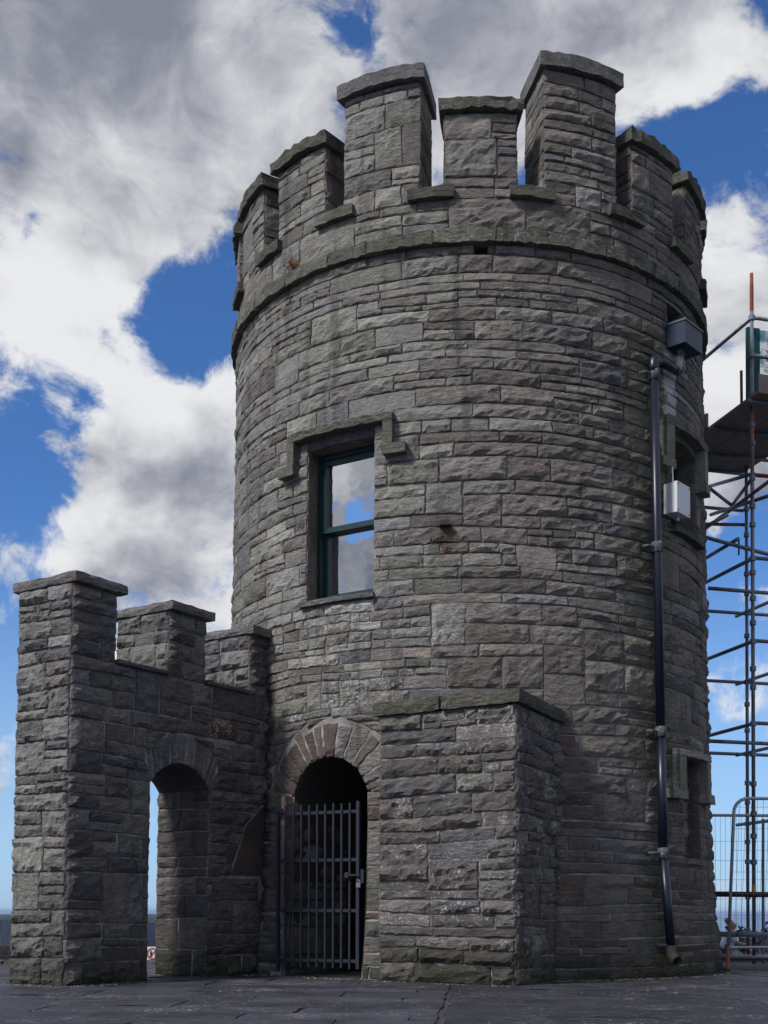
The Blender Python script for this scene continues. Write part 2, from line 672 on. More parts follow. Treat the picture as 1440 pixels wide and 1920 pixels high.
GREEN, GREY, BLUEG, BROWN, PURP, RUST, PALE, RED = (.196, .192, .165), (.188, .184, .174), (.135, .136, .142), (.180, .160, .140), \
    (.160, .139, .128), (.19, .135, .095), (.27, .265, .25), (.150, .100, .085)

M_STONE = stone_mat('tower stone', moss_z=.5, tone=(1.42, 1.385, 1.36), streak=(((3.02, 13.57), .5, 2.2, 7.3, (.12, .122, .065), .5), ((3.29, 13.90), .17, 6.3, 7.15, (.62, .62, .60), 1.0),
                    ((3.10, 13.43), .4, 0., 1.4, (.07, .072, .035), .5), ((-1.42, 14.15), .3, .5, 3.3, (.022, .02, .02), .75), ((.66, 12.92), .09, 4.62, 4.86, (.10, .045, .022), .7)))
M_MOSSY = stone_mat('mossy dressed stone', moss_all=.28)
M_WALL = stone_mat('wall stone', moss_z=.75, tone=(1.25, 1.22, 1.23))


def mortar_mat(name, a, c):
    m, t, b = new_mat(name)
    P = t.n('ShaderNodeNewGeometry').outputs['Position']
    n1, n2 = t.noise(P, 3.2, 5, .65), t.noise(P, 45, 4, .7)
    col = t.mix(t.smooth(n1, .35, .68), a, c)
    col = t.mix(t.smooth(n2, .35, .75, 0, .35), col, (.11, .095, .09))
    set_(t, b, col, .95, .15, normal=bump(t, t.math('ADD', n1, n2), .9, .012))
    return m


M_MORTAR = mortar_mat('lime mortar', (.16, .135, .128), (.38, .345, .33))

# ------------------------------------------------------------------ tower
CX, CY = 1.0803, 15.9635
TW = (CX, CY)


def r_wall(z):
    return np.interp(z, [-.2, .2, .8, 1.8, 2.8, 4.5, 6.9, 8.2, 11], [3.275, 3.227, 3.162, 3.112, 3.088, 3.057, 3.027, 3.014, 3.01])


RU = 3.1


def tmap(u, z, dep):
    th = u / RU
    r = r_wall(z) + dep
    return np.stack([CX + r * np.sin(th), CY - r * np.cos(th), z], 1)


def tp(th, z, dep=0.):
    """point on the tower: angle in degrees from the side facing the camera"""
    r = float(r_wall(z)) + dep
    return np.array([CX + r * math.sin(R(th)), CY - r * math.cos(R(th)), z])


def U(th):
    return R(th) * RU


tower = thing('stone_tower', 'round battlemented tower of grey rock-faced stone with tall merlons and a green sash window', 'tower', (CX, CY, 0))
rng = np.random.default_rng(11)

# openings of the tower: name -> (th0, th1, z0, z1)
OPEN = dict(window=(-40.0, -23.2, 4.21, 5.94), rwin=(47., 61.5, 5.18, 6.24), niche=(49.5, 58.5, 1.35, 2.50),
            drain=(-2.4, .5, 7.83, 7.94), vent=(46.2, 53.5, 7.50, 7.80))
DC, DH, DSP, DR1, DR2 = U(-33.2), .505, 2.02, .515, .95      # doorway centre, half width, springing, arch radii
DZC = 2.44 - DR1

ths = sorted(set([round(x, 3) for x in np.arange(-180, 180.1, 5)] + [a for o in OPEN.values() for a in o[:2]] +
                 [round(math.degrees(x / RU), 3) for x in np.arange(DC - .62, DC + .621, .04)]))
zs = sorted(set([-.15, .2, .8, 1.8, 2.8, 3.6, 4.5, 5, 6.9, 8.2, 8.45] + [a for o in OPEN.values() for a in o[2:]] +
                [round(x, 3) for x in np.arange(1.86, 2.5, .04)]))
ths = [t for i, t in enumerate(ths) if i == 0 or t - ths[i - 1] > .02]
MD = -.011


def in_open(th, z):
    for a, b, c, d in OPEN.values():
        if a < th < b and c < z < d:
            return True
    du = abs(U(th) - DC)
    if z < DSP:
        return du < DH + .015
    return math.hypot(du, z - DZC) < DR1 + .02


V = [tp(t, z, float(np.interp(z, [3.2, 4.6], [-.002, MD]))) for z in zs for t in ths]
nt = len(ths)
F = []
for j in range(len(zs) - 1):
    for i in range(nt - 1):
        if not in_open((ths[i] + ths[i + 1]) / 2, (zs[j] + zs[j + 1]) / 2):
            F.append((j * nt + i, j * nt + i + 1, (j + 1) * nt + i + 1, (j + 1) * nt + i))
core = link('wall_core', V, F, M_MORTAR, tower)
# flat roof and inner drum that keep the inside dark
mb = MB()
for r0, za, zb in ((2.60, -.1, 8.3), (2.62, 8.3, 8.62)):
    k = 48
for ring in [0]:
    k = 48
    top = [tp(360 * i / k, 8.35, -.03) for i in range(k)]
    mb.add(top, [tuple(range(k))])
mb.build('roof_deck', plain_mat('lead roof', (.16, .17, .18), .7), tower)


def reveal(th0, th1, z0, z1, depth, name, mat):
    """the four sides of an opening, going straight in"""
    mb = MB()
    a = np.array([tp(th0, z0, MD), tp(th1, z0, MD), tp(th1, z1, MD), tp(th0, z1, MD)])
    tc = R((th0 + th1) / 2)
    inn = np.array([-math.sin(tc), math.cos(tc), 0]) * depth
    b = a + inn
    mb.add(list(a) + list(b), [(0, 1, 5, 4), (1, 2, 6, 5), (2, 3, 7, 6), (3, 0, 4, 7)])
    return mb.build(name, mat, tower, tint=np.array((.17, .145, .13, .1)))


for k_, dep in (('window', .34), ('rwin', .4), ('drain', .35), ('vent', .5)):
    reveal(*OPEN[k_], dep, 'reveal', M_STONE)


def fine_zone(u, z):
    return U(-62) < u < U(-14) and 2.6 < z < 4.15


def tower_col(u, z, rg):
    th = math.degrees(u / RU)
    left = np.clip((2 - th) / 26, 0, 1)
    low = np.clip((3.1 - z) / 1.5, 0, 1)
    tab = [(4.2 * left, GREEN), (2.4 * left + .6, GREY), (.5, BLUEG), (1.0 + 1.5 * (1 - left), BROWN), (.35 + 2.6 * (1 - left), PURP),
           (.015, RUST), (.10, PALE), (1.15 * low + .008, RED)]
    c = pick(rg, tab)
    a = rg.uniform(0, .25)
    if fine_zone(u, z) and z > 2.9:
        c = pick(rg, [(2.4, GREEN), (2, BROWN), (.8, PALE), (.25, RUST), (.8, BLUEG), (1.2, GREY)])
        a = rg.uniform(.2, 1)
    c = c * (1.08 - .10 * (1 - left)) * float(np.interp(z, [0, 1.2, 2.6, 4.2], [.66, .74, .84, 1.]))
    return (*c, a)


mas = Masonry()
NP = 300


def rect(o, pad=0.):
    return lambda z: (U(o[0]) - pad, U(o[1]) + pad)


def door_ext(z):
    if z < DSP:
        return DC - DH, DC + DH
    if z < DSP + .10:
        k = (z - DSP) / .10
        e = DH + (.93 - DH) * k
        return DC - e, DC + e
    e = math.sqrt(max(0, DR2 ** 2 - (z - DZC) ** 2))
    return DC - e, DC + e


HI = 7.94
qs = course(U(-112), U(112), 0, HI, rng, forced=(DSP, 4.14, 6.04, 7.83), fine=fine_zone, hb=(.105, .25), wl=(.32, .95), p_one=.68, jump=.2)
qs = carve(qs, door_ext, -1, DZC + DR2)
for k_ in ('window', 'rwin', 'niche', 'drain', 'vent'):
    o = list(OPEN[k_])
    if k_ == 'window':
        o[2], o[3] = 4.14, 6.04
    if k_ == 'rwin':
        o[2], o[3] = 5.10, 6.32
    if k_ == 'niche':
        o[3] = 2.60
    qs = carve(qs, rect(o), o[2], o[3])
qs = carve(qs, lambda z: (U(-20.2), U(12.2)), -1, 2.72)                 # behind the buttress
qs = carve(qs, lambda z: (U(-75.), U(-55.5)), -1, 3.2)                 # behind the yard wall
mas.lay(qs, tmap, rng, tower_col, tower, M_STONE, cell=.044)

# doorway arch stones
na = 13
edges = np.cumsum(rng.uniform(.6, 1.4, na))
edges = np.concatenate([[0], edges / edges[-1]]) * 156 - 78
qv = []
for i in range(na):
    a, b = R(edges[i] + 1.), R(edges[i + 1] - 1.)
    ro = DR2 - rng.uniform(.0, .12)
    qv.append([(DC + DR1 * math.sin(a), DZC + DR1 * math.cos(a)), (DC + DR1 * math.sin(b), DZC + DR1 * math.cos(b)),
               (DC + ro * math.sin(b), DZC + ro * math.cos(b)), (DC + ro * math.sin(a), DZC + ro * math.cos(a))])
mas2 = Masonry()
mas2.lay(qv, tmap, rng, lambda u, z, rg: (*(pick(rg, [(2, (.088, .062, .050)), (1.5, BROWN), (1, PURP)]) if u < DC + .12 else np.array(pick(rg, [(2, GREY), (1, GREEN), (1, BROWN)])) * .82), .15),
         tower, M_STONE, cell=.045, bulge=(.012, .03), rough=(.012, .026), d0=.004, ragged=.009)
mas2.build(40, tower, 'arch_stone')

# doorway passage: jambs, barrel soffit, floor step
dth = math.degrees(DC / RU)
inn = np.array([-math.sin(R(dth)), math.cos(R(dth)), 0])
out_ = -inn
prof = [(DC - DH, -.05), (DC - DH, DSP)]
for k in range(1, 14):
    a = R(-78 + 156 * k / 14)
    prof.append((DC + DR1 * math.sin(a), DZC + DR1 * math.cos(a)))
prof += [(DC + DH, DSP), (DC + DH, -.05)]
pa = [tp(math.degrees(u / RU), z, -.004) for u, z in prof]
pb = [p + inn * 1.25 for p in pa]
n = len(pa)
link('passage_lining', pa + pb, [(i + 1, i, i + n, i + n + 1) for i in range(n - 1)], M_STONE, tower, np.array((.07, .06, .055, .05)))  # lining tint darkened, so shade inside the doorway is partly in the colour
# left jamb is faced with stone, seen through the bars
jo = pa[0].copy()
jo[2] = 0
q = course(0, 1.2, 0, DSP, rng, hb=(.15, .3), wl=(.2, .5))
jn = np.cross(inn, (0, 0, 1.))
mas3 = Masonry()
mas3.lay(q, plane_map(jo, inn, jn), rng, lambda u, z, rg: (*pick(rg, [(2, BROWN), (2, PURP), (1, RED), (1, GREY)]), .2), tower, M_STONE, cell=.07)
mas3.build(0, tower, rest='jamb_stones')

# blind niche back
a, b, c, d = OPEN['niche']
reveal(a, b, c, d, .16, 'reveal', M_STONE)
qn = course(U(a), U(b), c, d, rng, hb=(.22, .3), wl=(.25, .5), p_one=.9)
mas.lay(qn, lambda u, z, dp: tmap(u, z, dp - .13), rng, tower_col, tower, M_STONE)


# dressed pieces that follow the curve: rough bent blocks
def bent(th0, th1, z0, z1, d_in, d_out, rg, seg=None, amp=.008, top_fall=.0, nz=2, zf=None, nd=3):
    """block on the tower wall between two angles; surface slightly uneven"""
    seg = seg or max(2, int(abs(U(th1) - U(th0)) / .07))
    vs, fs = [], []
    T = np.linspace(th0, th1, seg + 1)
    Zs = np.linspace(z0, z1, nz + 1)
    Ds = np.linspace(d_in, d_out, nd + 1)
    per = [(Ds[0], z) for z in Zs] + [(d, z1) for d in Ds[1:]] + [(Ds[-1], z) for z in Zs[::-1][1:]] + [(d, z0) for d in Ds[::-1][1:-1]]
    m = len(per)
    for t in T:
        e = min(t - th0, th1 - t)
        for d, z in per:
            j = rg.uniform(-amp, amp, 3)
            zz = z + (zf(t) if zf else 0)
            if d == Ds[-1] and abs(z - z1) < 1e-6:
                zz -= top_fall
            vs.append(tp(t + math.degrees(j[0] / RU) * (1 if 0 < e else .6), zz + j[1], d + j[2]))
    for i in range(seg):
        for k in range(m):
            fs.append((i * m + k, i * m + (k + 1) % m, (i + 1) * m + (k + 1) % m, (i + 1) * m + k))
    fs.append(tuple(range(m - 1, -1, -1)))
    fs.append(tuple(seg * m + k for k in range(m)))
    return vs, fs


def dressed(name, parent, args, tint, mat=M_MOSSY, **kw):
    v, f = bent(*args, rng, **kw)
    return link(name, v, f, mat, parent, np.array(tint))


MOSSC = (.15, .142, .12)
# string course in long stones
t = -118.
while t < 118:
    e = t + rng.uniform(9, 15)
    dressed('string_course_stone', tower, (t + .12, e - .12, 7.94, 8.105, -.1, .085 + rng.uniform(-.006, .006)),
            (*np.array(MOSSC) * rng.uniform(.8, 1.2), rng.uniform(.1, .7)), top_fall=.02, seg=9, amp=.011)
    t = e

# parapet: first courses, then merlons with crenel sills between them
PW = .42
k = 64
vv = []
for r_, z in ((MD, 8.08), (MD, 8.5), (-PW, 8.5), (-PW, 8.08)):
    vv += [tp(360 * i / k, z, r_) for i in range(k)]
ff = []
for j in range(3):
    for i in range(k):
        ff.append((j * k + i, j * k + (i + 1) % k, (j + 1) * k + (i + 1) % k, (j + 1) * k + i))
link('parapet_core', vv, ff, M_MORTAR, tower)
qs = course(U(-112), U(112), 8.105, 8.45, rng, hb=(.3, .36), wl=(.45, .95), p_one=.7, jump=0)
mas.lay(qs, tmap, rng, tower_col, tower, M_STONE, cell=.05)

STEP = 360 / 17
for k in range(17):
    tm = -1.0 + STEP * (k if k <= 8 else k - 17) + (.7 if k == 1 else 0)
    tall = k in (1, 16)
    hw = 8.6 if tall else 7.5
    zt = 9.77 if tall else 9.385
    if tall:
        zt += .15 if k == 1 else .02
    th = .62 if tall else .40
    a, b = tm - hw, tm + hw
    seg = 5
    vs, fs = [], []
    for r_ in (MD, -th + .012):
        for z in (8.45, zt):
            vs += [tp(a + .25 + (b - a - .5) * i / seg, z, r_) for i in range(seg + 1)]
    m_ = seg + 1
    for i in range(seg):
        fs += [(i, i + 1, m_ + i + 1, m_ + i), (2 * m_ + i + 1, 2 * m_ + i, 3 * m_ + i, 3 * m_ + i + 1), (m_ + i, m_ + i + 1, 3 * m_ + i + 1, 3 * m_ + i)]
    fs += [(0, m_, 3 * m_, 2 * m_), (seg, 2 * m_ + seg, 3 * m_ + seg, m_ + seg)]
    mer = link('merlon', vs, fs, M_MORTAR, tower)
    if tall:
        mer['label'] = 'tall chimney-like merlon'
    vis = abs(tm) < 112
    if vis:
        q = course(U(a), U(b), 8.45, zt, rng, hb=(.13, .25), wl=(.3, .6), p_one=.6)
        mas.lay(q, tmap, rng, tower_col, mer, M_STONE, cell=.05, smoothp=.12)
        for sg in (-1, 1):
            e = a if sg < 0 else b
            rad = np.array([math.sin(R(e)), -math.cos(R(e)), 0])
            tan = np.array([math.cos(R(e)), math.sin(R(e)), 0]) * sg
            r0 = 3.012
            if sg > 0:   # u runs inwards
                mp = plane_map((CX + r0 * rad[0], CY + r0 * rad[1], 0), -rad, tan)
            else:
                mp = plane_map((CX + (r0 - th) * rad[0], CY + (r0 - th) * rad[1], 0), rad, tan)
            q = course(0, th, 8.5, zt, rng, hb=(.13, .25), wl=(.2, .45), p_one=.8)
            mas.lay(q, mp, rng, lambda u, z, rg: (*pick(rg, [(2, BROWN), (2, PURP), (.4, RED), (1, GREY)]), .25), mer, M_STONE, cell=.06,
                    bulge=(.008, .02), rough=(.008, .016))
        q = course(U(a), U(b), 8.5, zt, rng, hb=(.2, .3), wl=(.3, .6))
    tt = .17 if tall else .145
    tall_c = [.13, .125, .125] if tall else MOSSC
    v, f = bent(a - 1.15, b + 1.15, zt, zt + tt, -th - .05, .075, rng, amp=.016 if not tall else .008, top_fall=.018, zf=lambda t_: .02 * math.cos((t_ - tm) / 6))
    link('coping_stone', v, f, M_MOSSY if not tall else M_STONE, mer, np.array((*np.array(tall_c) * rng.uniform(.85, 1.1), .35)))
    # crenel sill to the right of this merlon
    if vis:
        tn = tm + STEP / 2 + (.4 if tall else 0)
        dressed('crenel_sill', tower, (tn - 4.75, tn + 4.75, 8.45, 8.575, -.40, .085), (*np.array(MOSSC) * rng.uniform(.85, 1.1), .2), top_fall=.012)
        # folded lead flashing at the merlon foot
        dressed('lead_flashing', tower, (tn + 1.6, tn + 2.9, 8.575, 8.66, -.2, .015), (.2, .24, .30, 0), mat=plain_mat('lead flashing', (.2, .23, .28), .5), amp=.012, top_fall=.06)

mas.build(NP, tower)


# hood moulds, sills, lintels of the openings
def hood(thl, thr, zt, bar, leg_w, zleg, foot, parent, tn=1.1):
    c = lambda: (*np.array(MOSSC) * tn * rng.uniform(.85, 1.1), .15)
    g = thing_part('hood_mould', parent)
    dressed('hood_bar', g, (thl, thr, zt - bar, zt, -.05, .12), c(), top_fall=.015)
    dressed('hood_leg', g, (thl + .05, thl + leg_w, zleg, zt - bar - .002, -.05, .115), c(), amp=.004)
    dressed('hood_leg', g, (thr - leg_w, thr - .05, zleg, zt - bar - .002, -.05, .115), c(), amp=.004)
    dressed('hood_foot', g, (thl - foot, thl + leg_w + .1, zleg - .11, zleg - .002, -.05, .125), c(), amp=.005)
    dressed('hood_foot', g, (thr - leg_w - .1, thr + foot, zleg - .11, zleg - .002, -.05, .125), c(), amp=.005)


def thing_part(name, parent):
    o = bpy.data.objects.new(name, None)
    COL.objects.link(o)
    o.parent = parent
    o.matrix_parent_inverse = Matrix.Translation(-origin(parent))
    o.empty_display_size = .1
    return o


hood(-44.3, -18.6, 6.14, .09, 2.0, 5.79, 2.7, tower)
dressed('lintel', tower, (-42.0, -21.0, 5.942, 6.045, -.30, -.004), (.13, .125, .13, .1), mat=M_STONE, amp=.006)
dressed('window_sill', tower, (-41.2, -22.8, 4.15, 4.205, -.34, .065), (.15, .15, .145, .1), mat=M_STONE, amp=.003)
hood(42.2, 64.6, 6.40, .10, 3.0, 5.90, 1.4, tower, 1.9)
dressed('window_sill', tower, (46.0, 63., 5.105, 5.17, -.3, .09), (.14, .14, .125, .1), amp=.003)
hood(45.0, 61.6, 2.60, .085, 2.8, 2.13, 2.6, tower, 2.1)
dressed('lintel', tower, (48.4, 59.4, 2.502, 2.535, -.16, .0), (.16, .14, .12, .1), amp=.004)
dressed('window_sill', tower, (49.2, 59.2, 1.28, 1.345, -.15, .05), (.14, .14, .135, .1), mat=M_STONE, amp=.003)
# arched head of the right-hand window
a, b = OPEN['rwin'][:2]
vs, fs = [], []
k = 12
for dep in (.0, -.3):
    for i in range(k + 1):
        x = i / k * 2 - 1
        vs += [tp(a - 1.2 + (b - a + 2.4) * i / k, 6.09 + .15 * math.sqrt(max(0, 1 - (x * .98) ** 2)) - (.1 if i in (0, k) else 0), dep),
               tp(a - 1.2 + (b - a + 2.4) * i / k, 6.305, dep)]
h_ = 2 * (k + 1)
for i in range(k):
    p = 2 * i
    fs += [(p, p + 2, p + 3, p + 1), (p + h_, p + h_ + 1, p + h_ + 3, p + h_ + 2), (p, p + h_, p + h_ + 2, p + 2), (p + 1, p + 3, p + h_ + 3, p + h_ + 1)]
link('arched_lintel', vs, fs, M_MOSSY, tower, np.array((.16, .145, .12, .1)))

# ---- sash windows
M_GREEN = plain_mat('dark green gloss paint', (.004, .028, .026), .35, .5, var=.2)
mg, t, b = new_mat('window glass')
P = t.n('ShaderNodeNewGeometry').outputs['Position']
lw = t.n('ShaderNodeLayerWeight')
lw.inputs[0].default_value = .3
gl = t.n('ShaderNodeBsdfGlossy')
gl.inputs['Roughness'].default_value = .015
gl.inputs['Color'].default_value = (.92, .94, .97, 1)
t.put(gl.inputs['Normal'], bump(t, t.noise(P, 1.6, 2, .4), .35, .02))
set_(t, b, (.006, .007, .008), .1, .5)
mx = t.n('ShaderNodeMixShader')
t.put(mx.inputs[0], t.math('MULTIPLY_ADD', lw.outputs['Facing'], .45, .6, clamp=True))
t.t.links.new(b.outputs[0], mx.inputs[1])
t.t.links.new(gl.outputs[0], mx.inputs[2])
for nd in t.t.nodes:
    if nd.type == 'OUTPUT_MATERIAL':
        t.t.links.new(mx.outputs[0], nd.inputs[0])
M_GLASS = mg


def sash(th0, th1, z0, z1, back, label=None):
    tc_ = R((th0 + th1) / 2)
    n = np.array([math.sin(tc_), -math.cos(tc_), 0])
    tg = np.array([math.cos(tc_), math.sin(tc_), 0])
    hw = RU * R(th1 - th0) / 2 - .002
    c0 = np.array([CX, CY, 0]) + n * (3.06 * math.cos(R(th1 - th0) / 2) - back)
    Zv = np.array([0, 0, 1.])
    mb = MB()

    def bx(m, x0, x1, za, zb, d0, d1):
        m.box(c0 + tg * x0 + n * d0 + Zv * za, tg * (x1 - x0), -n * (d0 - d1), Zv * (zb - za))
    fr = .055
    bx(mb, -hw, -hw + fr, z0, z1, .04, -.1)
    bx(mb, hw - fr, hw, z0, z1, .04, -.1)
    bx(mb, -hw + fr, hw - fr, z1 - .06, z1, .04, -.1)
    bx(mb, -hw + fr, hw - fr, z0, z0 + .04, .04, -.1)
    wn = mb.build('sash_window', M_GREEN, tower)
    zm = z0 + (z1 - z0) * .485
    x0, x1 = -hw + fr + .002, hw - fr - .002
    st = .05
    for za, zb, d in ((zm, z1 - .062, .012), (z0 + .042, zm + .05, -.045)):
        mb = MB()
        bt = .06 if za == zm else .095
        bx(mb, x0, x0 + st, za, zb, d, d - .045)
        bx(mb, x1 - st, x1, za, zb, d, d - .045)
        bx(mb, x0 + st, x1 - st, za, za + bt, d, d - .045)
        bx(mb, x0 + st, x1 - st, zb - .05, zb, d, d - .045)
        mb.build('sash_frame', M_GREEN, wn)
        mb = MB()
        bx(mb, x0 + st, x1 - st, za + bt, zb - .05, d - .03, d - .036)
        mb.build('pane', M_GLASS, wn)


sash(*OPEN['window'], .25)
sash(OPEN['rwin'][0], OPEN['rwin'][1], 5.19, 6.235, .30)

# ------------------------------------------------------------------ buttress block beside the doorway
B0 = np.array([1.279, 11.75, 0])
ang = R(33)
bl = np.array([-math.cos(ang), math.sin(ang), 0])      # along the front, to the left
br = np.array([math.sin(R(26)), math.cos(R(26)), 0])   # along the right side, back to the tower
nf = np.array([-bl[1], bl[0], 0]) * np.sign(bl[0])
nf = nf if nf[1] < 0 else -nf
nr = np.array([br[1], -br[0], 0])
BL, BR, BZ = 1.58, 1.62, 2.755
butt = thing('stone_buttress', 'square stone buttress of thin dark courses with mossy capstones beside the iron gate', 'buttress', tuple(B0))
rb = np.random.default_rng(5)
mb = MB()
mb.box(B0 + bl * .004 + br * .004, br * BR, bl * (BL - .008), (0, 0, BZ))
mb.build('core', M_MORTAR, butt)


def butt_col(u, z, rg):
    return (*pick(rg, [(2, BROWN), (2, PURP), (1.4, GREY), (.4, BLUEG), (.12, RED), (.4, GREEN)]) * .80, rg.uniform(.2, .7))


mas = Masonry()
q = course(0, BL, 0, BZ, rb, hb=(.075, .17), wl=(.4, .95), p_one=.75, jump=.14)
mas.lay(q, plane_map(B0 + bl * BL, -bl, nf), rb, butt_col, butt, M_WALL, cell=.042, bulge=(.02, .05), rough=(.026, .048), smoothp=.06, ragged=.008)
q = course(0, BR, 0, BZ, rb, hb=(.075, .17), wl=(.2, .5), p_one=.75)
mas.lay(q, plane_map(B0, br, nr), rb, butt_col, butt, M_WALL, cell=.042, bulge=(.02, .05), rough=(.03, .05), ragged=.008)
q = course(0, 1.0, 0, BZ, rb, hb=(.12, .22), wl=(.2, .5), p_one=.75)
mas.lay(q, plane_map(B0 + bl * BL + br * 1.0, -br, -nr), rb, butt_col, butt, M_WALL, cell=.07)
mas.build(300, butt)


def slab(name, o, ax, ay, z0, z1, rg, parent, mat, tint, amp=.01, seg=.09):
    """uneven rectangular slab: o corner, ax / ay edge vectors"""
    o, ax, ay = (np.array(x, float) for x in (o, ax, ay))
    nx, ny, nz = max(2, int(np.linalg.norm(ax) / seg)), max(2, int(np.linalg.norm(ay) / seg)), 2
    idx, vs, fs = {}, [], []

    def vid(i, j, k):
        if (i, j, k) not in idx:
            x, y, z = i / nx, j / ny, k / nz
            ed = (i in (0, nx)) + (j in (0, ny)) + (k in (0, nz))
            p = o + ax * x + ay * y + np.array([0, 0, z0 + (z1 - z0) * z])
            cen = o + ax * .5 + ay * .5
            p = p + rg.uniform(-amp, amp, 3)
            if ed >= 2:
                pc = cen + (p - cen) * (1 - .012 / max(.2, np.linalg.norm((p - cen)[:2])))
                p = np.array([pc[0], pc[1], p[2] - (.008 if k == nz else -.004)])
            idx[i, j, k] = len(vs)
            vs.append(p)
        return idx[i, j, k]
    for k, fl in ((0, True), (nz, False)):
        for i in range(nx):
            for j in range(ny):
                q = (vid(i, j, k), vid(i + 1, j, k), vid(i + 1, j + 1, k), vid(i, j + 1, k))
                fs.append(q[::-1] if fl else q)
    for k in range(nz):
        for i in range(nx):
            fs.append((vid(i, 0, k), vid(i + 1, 0, k), vid(i + 1, 0, k + 1), vid(i, 0, k + 1)))
            fs.append((vid(i + 1, ny, k), vid(i, ny, k), vid(i, ny, k + 1), vid(i + 1, ny, k + 1)))
        for j in range(ny):
            fs.append((vid(nx, j, k), vid(nx, j + 1, k), vid(nx, j + 1, k + 1), vid(nx, j, k + 1)))
            fs.append((vid(0, j + 1, k), vid(0, j, k), vid(0, j, k + 1), vid(0, j + 1, k + 1)))
    return link(name, vs, fs, mat, parent, np.array(tint))


OV = .065
cz0, cz1 = 2.757, 2.905
for s0, s1 in ((-OV, .83), (.835, BL + OV)):
    slab('capstone', B0 + bl * s1 - br * OV, -bl * (s1 - s0), br * .55, cz0, cz1 + rb.uniform(-.006, .006), rb, butt, M_MOSSY, (.13, .125, .10, .5))
slab('capstone', B0 + bl * (BL + OV) + br * .492, -bl * (BL + 2 * OV), br * 1.1, cz0, cz1 - .012, rb, butt, M_MOSSY, (.10, .10, .09, .4))

# ------------------------------------------------------------------ yard wall with arch, on the left
W0 = np.array([-3.06, 11.565, 0])
wd_ = np.array([.555, .832, 0])
wd_ /= np.linalg.norm(wd_)
wn_ = np.array([wd_[1], -wd_[0], 0])      # right-hand face, towards the gate
we_ = -wn_
WT, WL, WS = .76, 3.12, .02
wall = thing('stone_wall', 'battlemented stone yard wall with low arched opening, running from the tower to a tall end pier', 'wall', tuple(W0))
rw = np.random.default_rng(21)
MERL = ((0, .575), (1.33, 1.895), (2.65, WL))
ZC, ZL = 3.9, 3.2
A0, A1, ASP, AAP = 1.105, 2.01, 2.06, 2.30


def arc3(p, q, r):
    (ax, ay), (bx, by), (cx, cy) = p, q, r
    d = 2 * (ax * (by - cy) + bx * (cy - ay) + cx * (ay - by))
    ux = ((ax * ax + ay * ay) * (by - cy) + (bx * bx + by * by) * (cy - ay) + (cx * cx + cy * cy) * (ay - by)) / d
    uy = ((ax * ax + ay * ay) * (cx - bx) + (bx * bx + by * by) * (ax - cx) + (cx * cx + cy * cy) * (bx - ax)) / d
    return ux, uy, math.hypot(ax - ux, ay - uy)


ai = arc3((A0, ASP), (1.55, AAP), (A1, ASP))
ao = arc3((1.03, 2.36), (1.56, 2.60), (2.16, 2.37))


def arc_z(a, u):
    return a[1] + math.sqrt(max(0, a[2] ** 2 - (u - a[0]) ** 2))


# core as a prism with the stepped, pierced outline
def wp(s, z, off):
    return W0 + wd_ * (s + WS * z) + np.array([0, 0, z]) + wn_ * off


ss = sorted(set([round(x, 3) for x in list(np.arange(A0, A1 + .001, .06)) + [A1] + [.014, .575, 1.33, 1.895, 2.65, WL, .3, .8]]))
cols = []
for i in range(len(ss) - 1):
    m_ = (ss[i] + ss[i + 1]) / 2
    top = ZC if any(a < m_ < b for a, b in MERL) else ZL
    if A0 < m_ < A1:
        cols.append((ss[i], ss[i + 1], arc_z(ai, ss[i]) if ss[i] > A0 else ASP, arc_z(ai, ss[i + 1]) if ss[i + 1] < A1 else ASP, top))
    else:
        cols.append((ss[i], ss[i + 1], -.05, -.05, top))
mb = MB()
FO = -.003
BO = -WT + .003
for i, (a, b, za, zb, top) in enumerate(cols):
    v = [wp(a, za, FO), wp(b, zb, FO), wp(b, top, FO), wp(a, top, FO), wp(a, za, BO), wp(b, zb, BO), wp(b, top, BO), wp(a, top, BO)]
    f = [(0, 1, 2, 3), (5, 4, 7, 6), (3, 2, 6, 7), (1, 0, 4, 5)]
    mb.add(v, f)
    for e, j in ((0, i - 1), (1, i + 1)):
        nb = cols[j] if 0 <= j < len(cols) else None
        s = a if e == 0 else b
        z0_, z1_ = (za if e == 0 else zb), top
        rngs = []
        if nb is None:
            rngs = [(z0_, z1_)]
        else:
            nz = nb[3] if e == 0 else nb[2]
            if nb[4] < top - .01:
                rngs.append((nb[4], top))
            if nz > z0_ + .2:
                rngs.append((z0_, nz))
        for p, q_ in rngs:
            qd = [wp(s, p, FO), wp(s, p, BO), wp(s, q_, BO), wp(s, q_, FO)]
            mb.add(qd if e == 1 else qd[::-1], [(0, 1, 2, 3)])
mb.build('core', M_MORTAR, wall)


def wall_col(u, z, rg):
    return (*pick(rg, [(2.2, GREY), (1.6, BLUEG), (1.8, PURP), (1.3, BROWN), (.1, RED)]) * .88, rg.uniform(0, .3))


def join_col(u, z, rg):
    if u > 2. and z < 2.9:
        return (*pick(rg, [(1.1, RED), (2, PURP), (1.4, BROWN)]) * .8, .1)
    return wall_col(u, z, rg)


def end_col(u, z, rg):
    return (*pick(rg, [(2, GREEN), (3, GREY), (1, BROWN), (.8, BLUEG)]) * 1.05, rg.uniform(0, .4))


mas = Masonry()
face = plane_map(W0, wd_, wn_, WS)
KW = dict(cell=.038, bulge=(.02, .05), rough=(.024, .046), smoothp=.05, ragged=.006)
bands_f = (1.1, ASP, 2.60)


def wall_ext(z):
    if z < ASP:
        return A0, A1
    if z < 2.36:
        k = (z - ASP) / .3
        return A0 - .1 * k, A1 + .19 * k
    e = math.sqrt(max(0, ao[2] ** 2 - (z - ao[1]) ** 2))
    return ao[0] - e, ao[0] + e


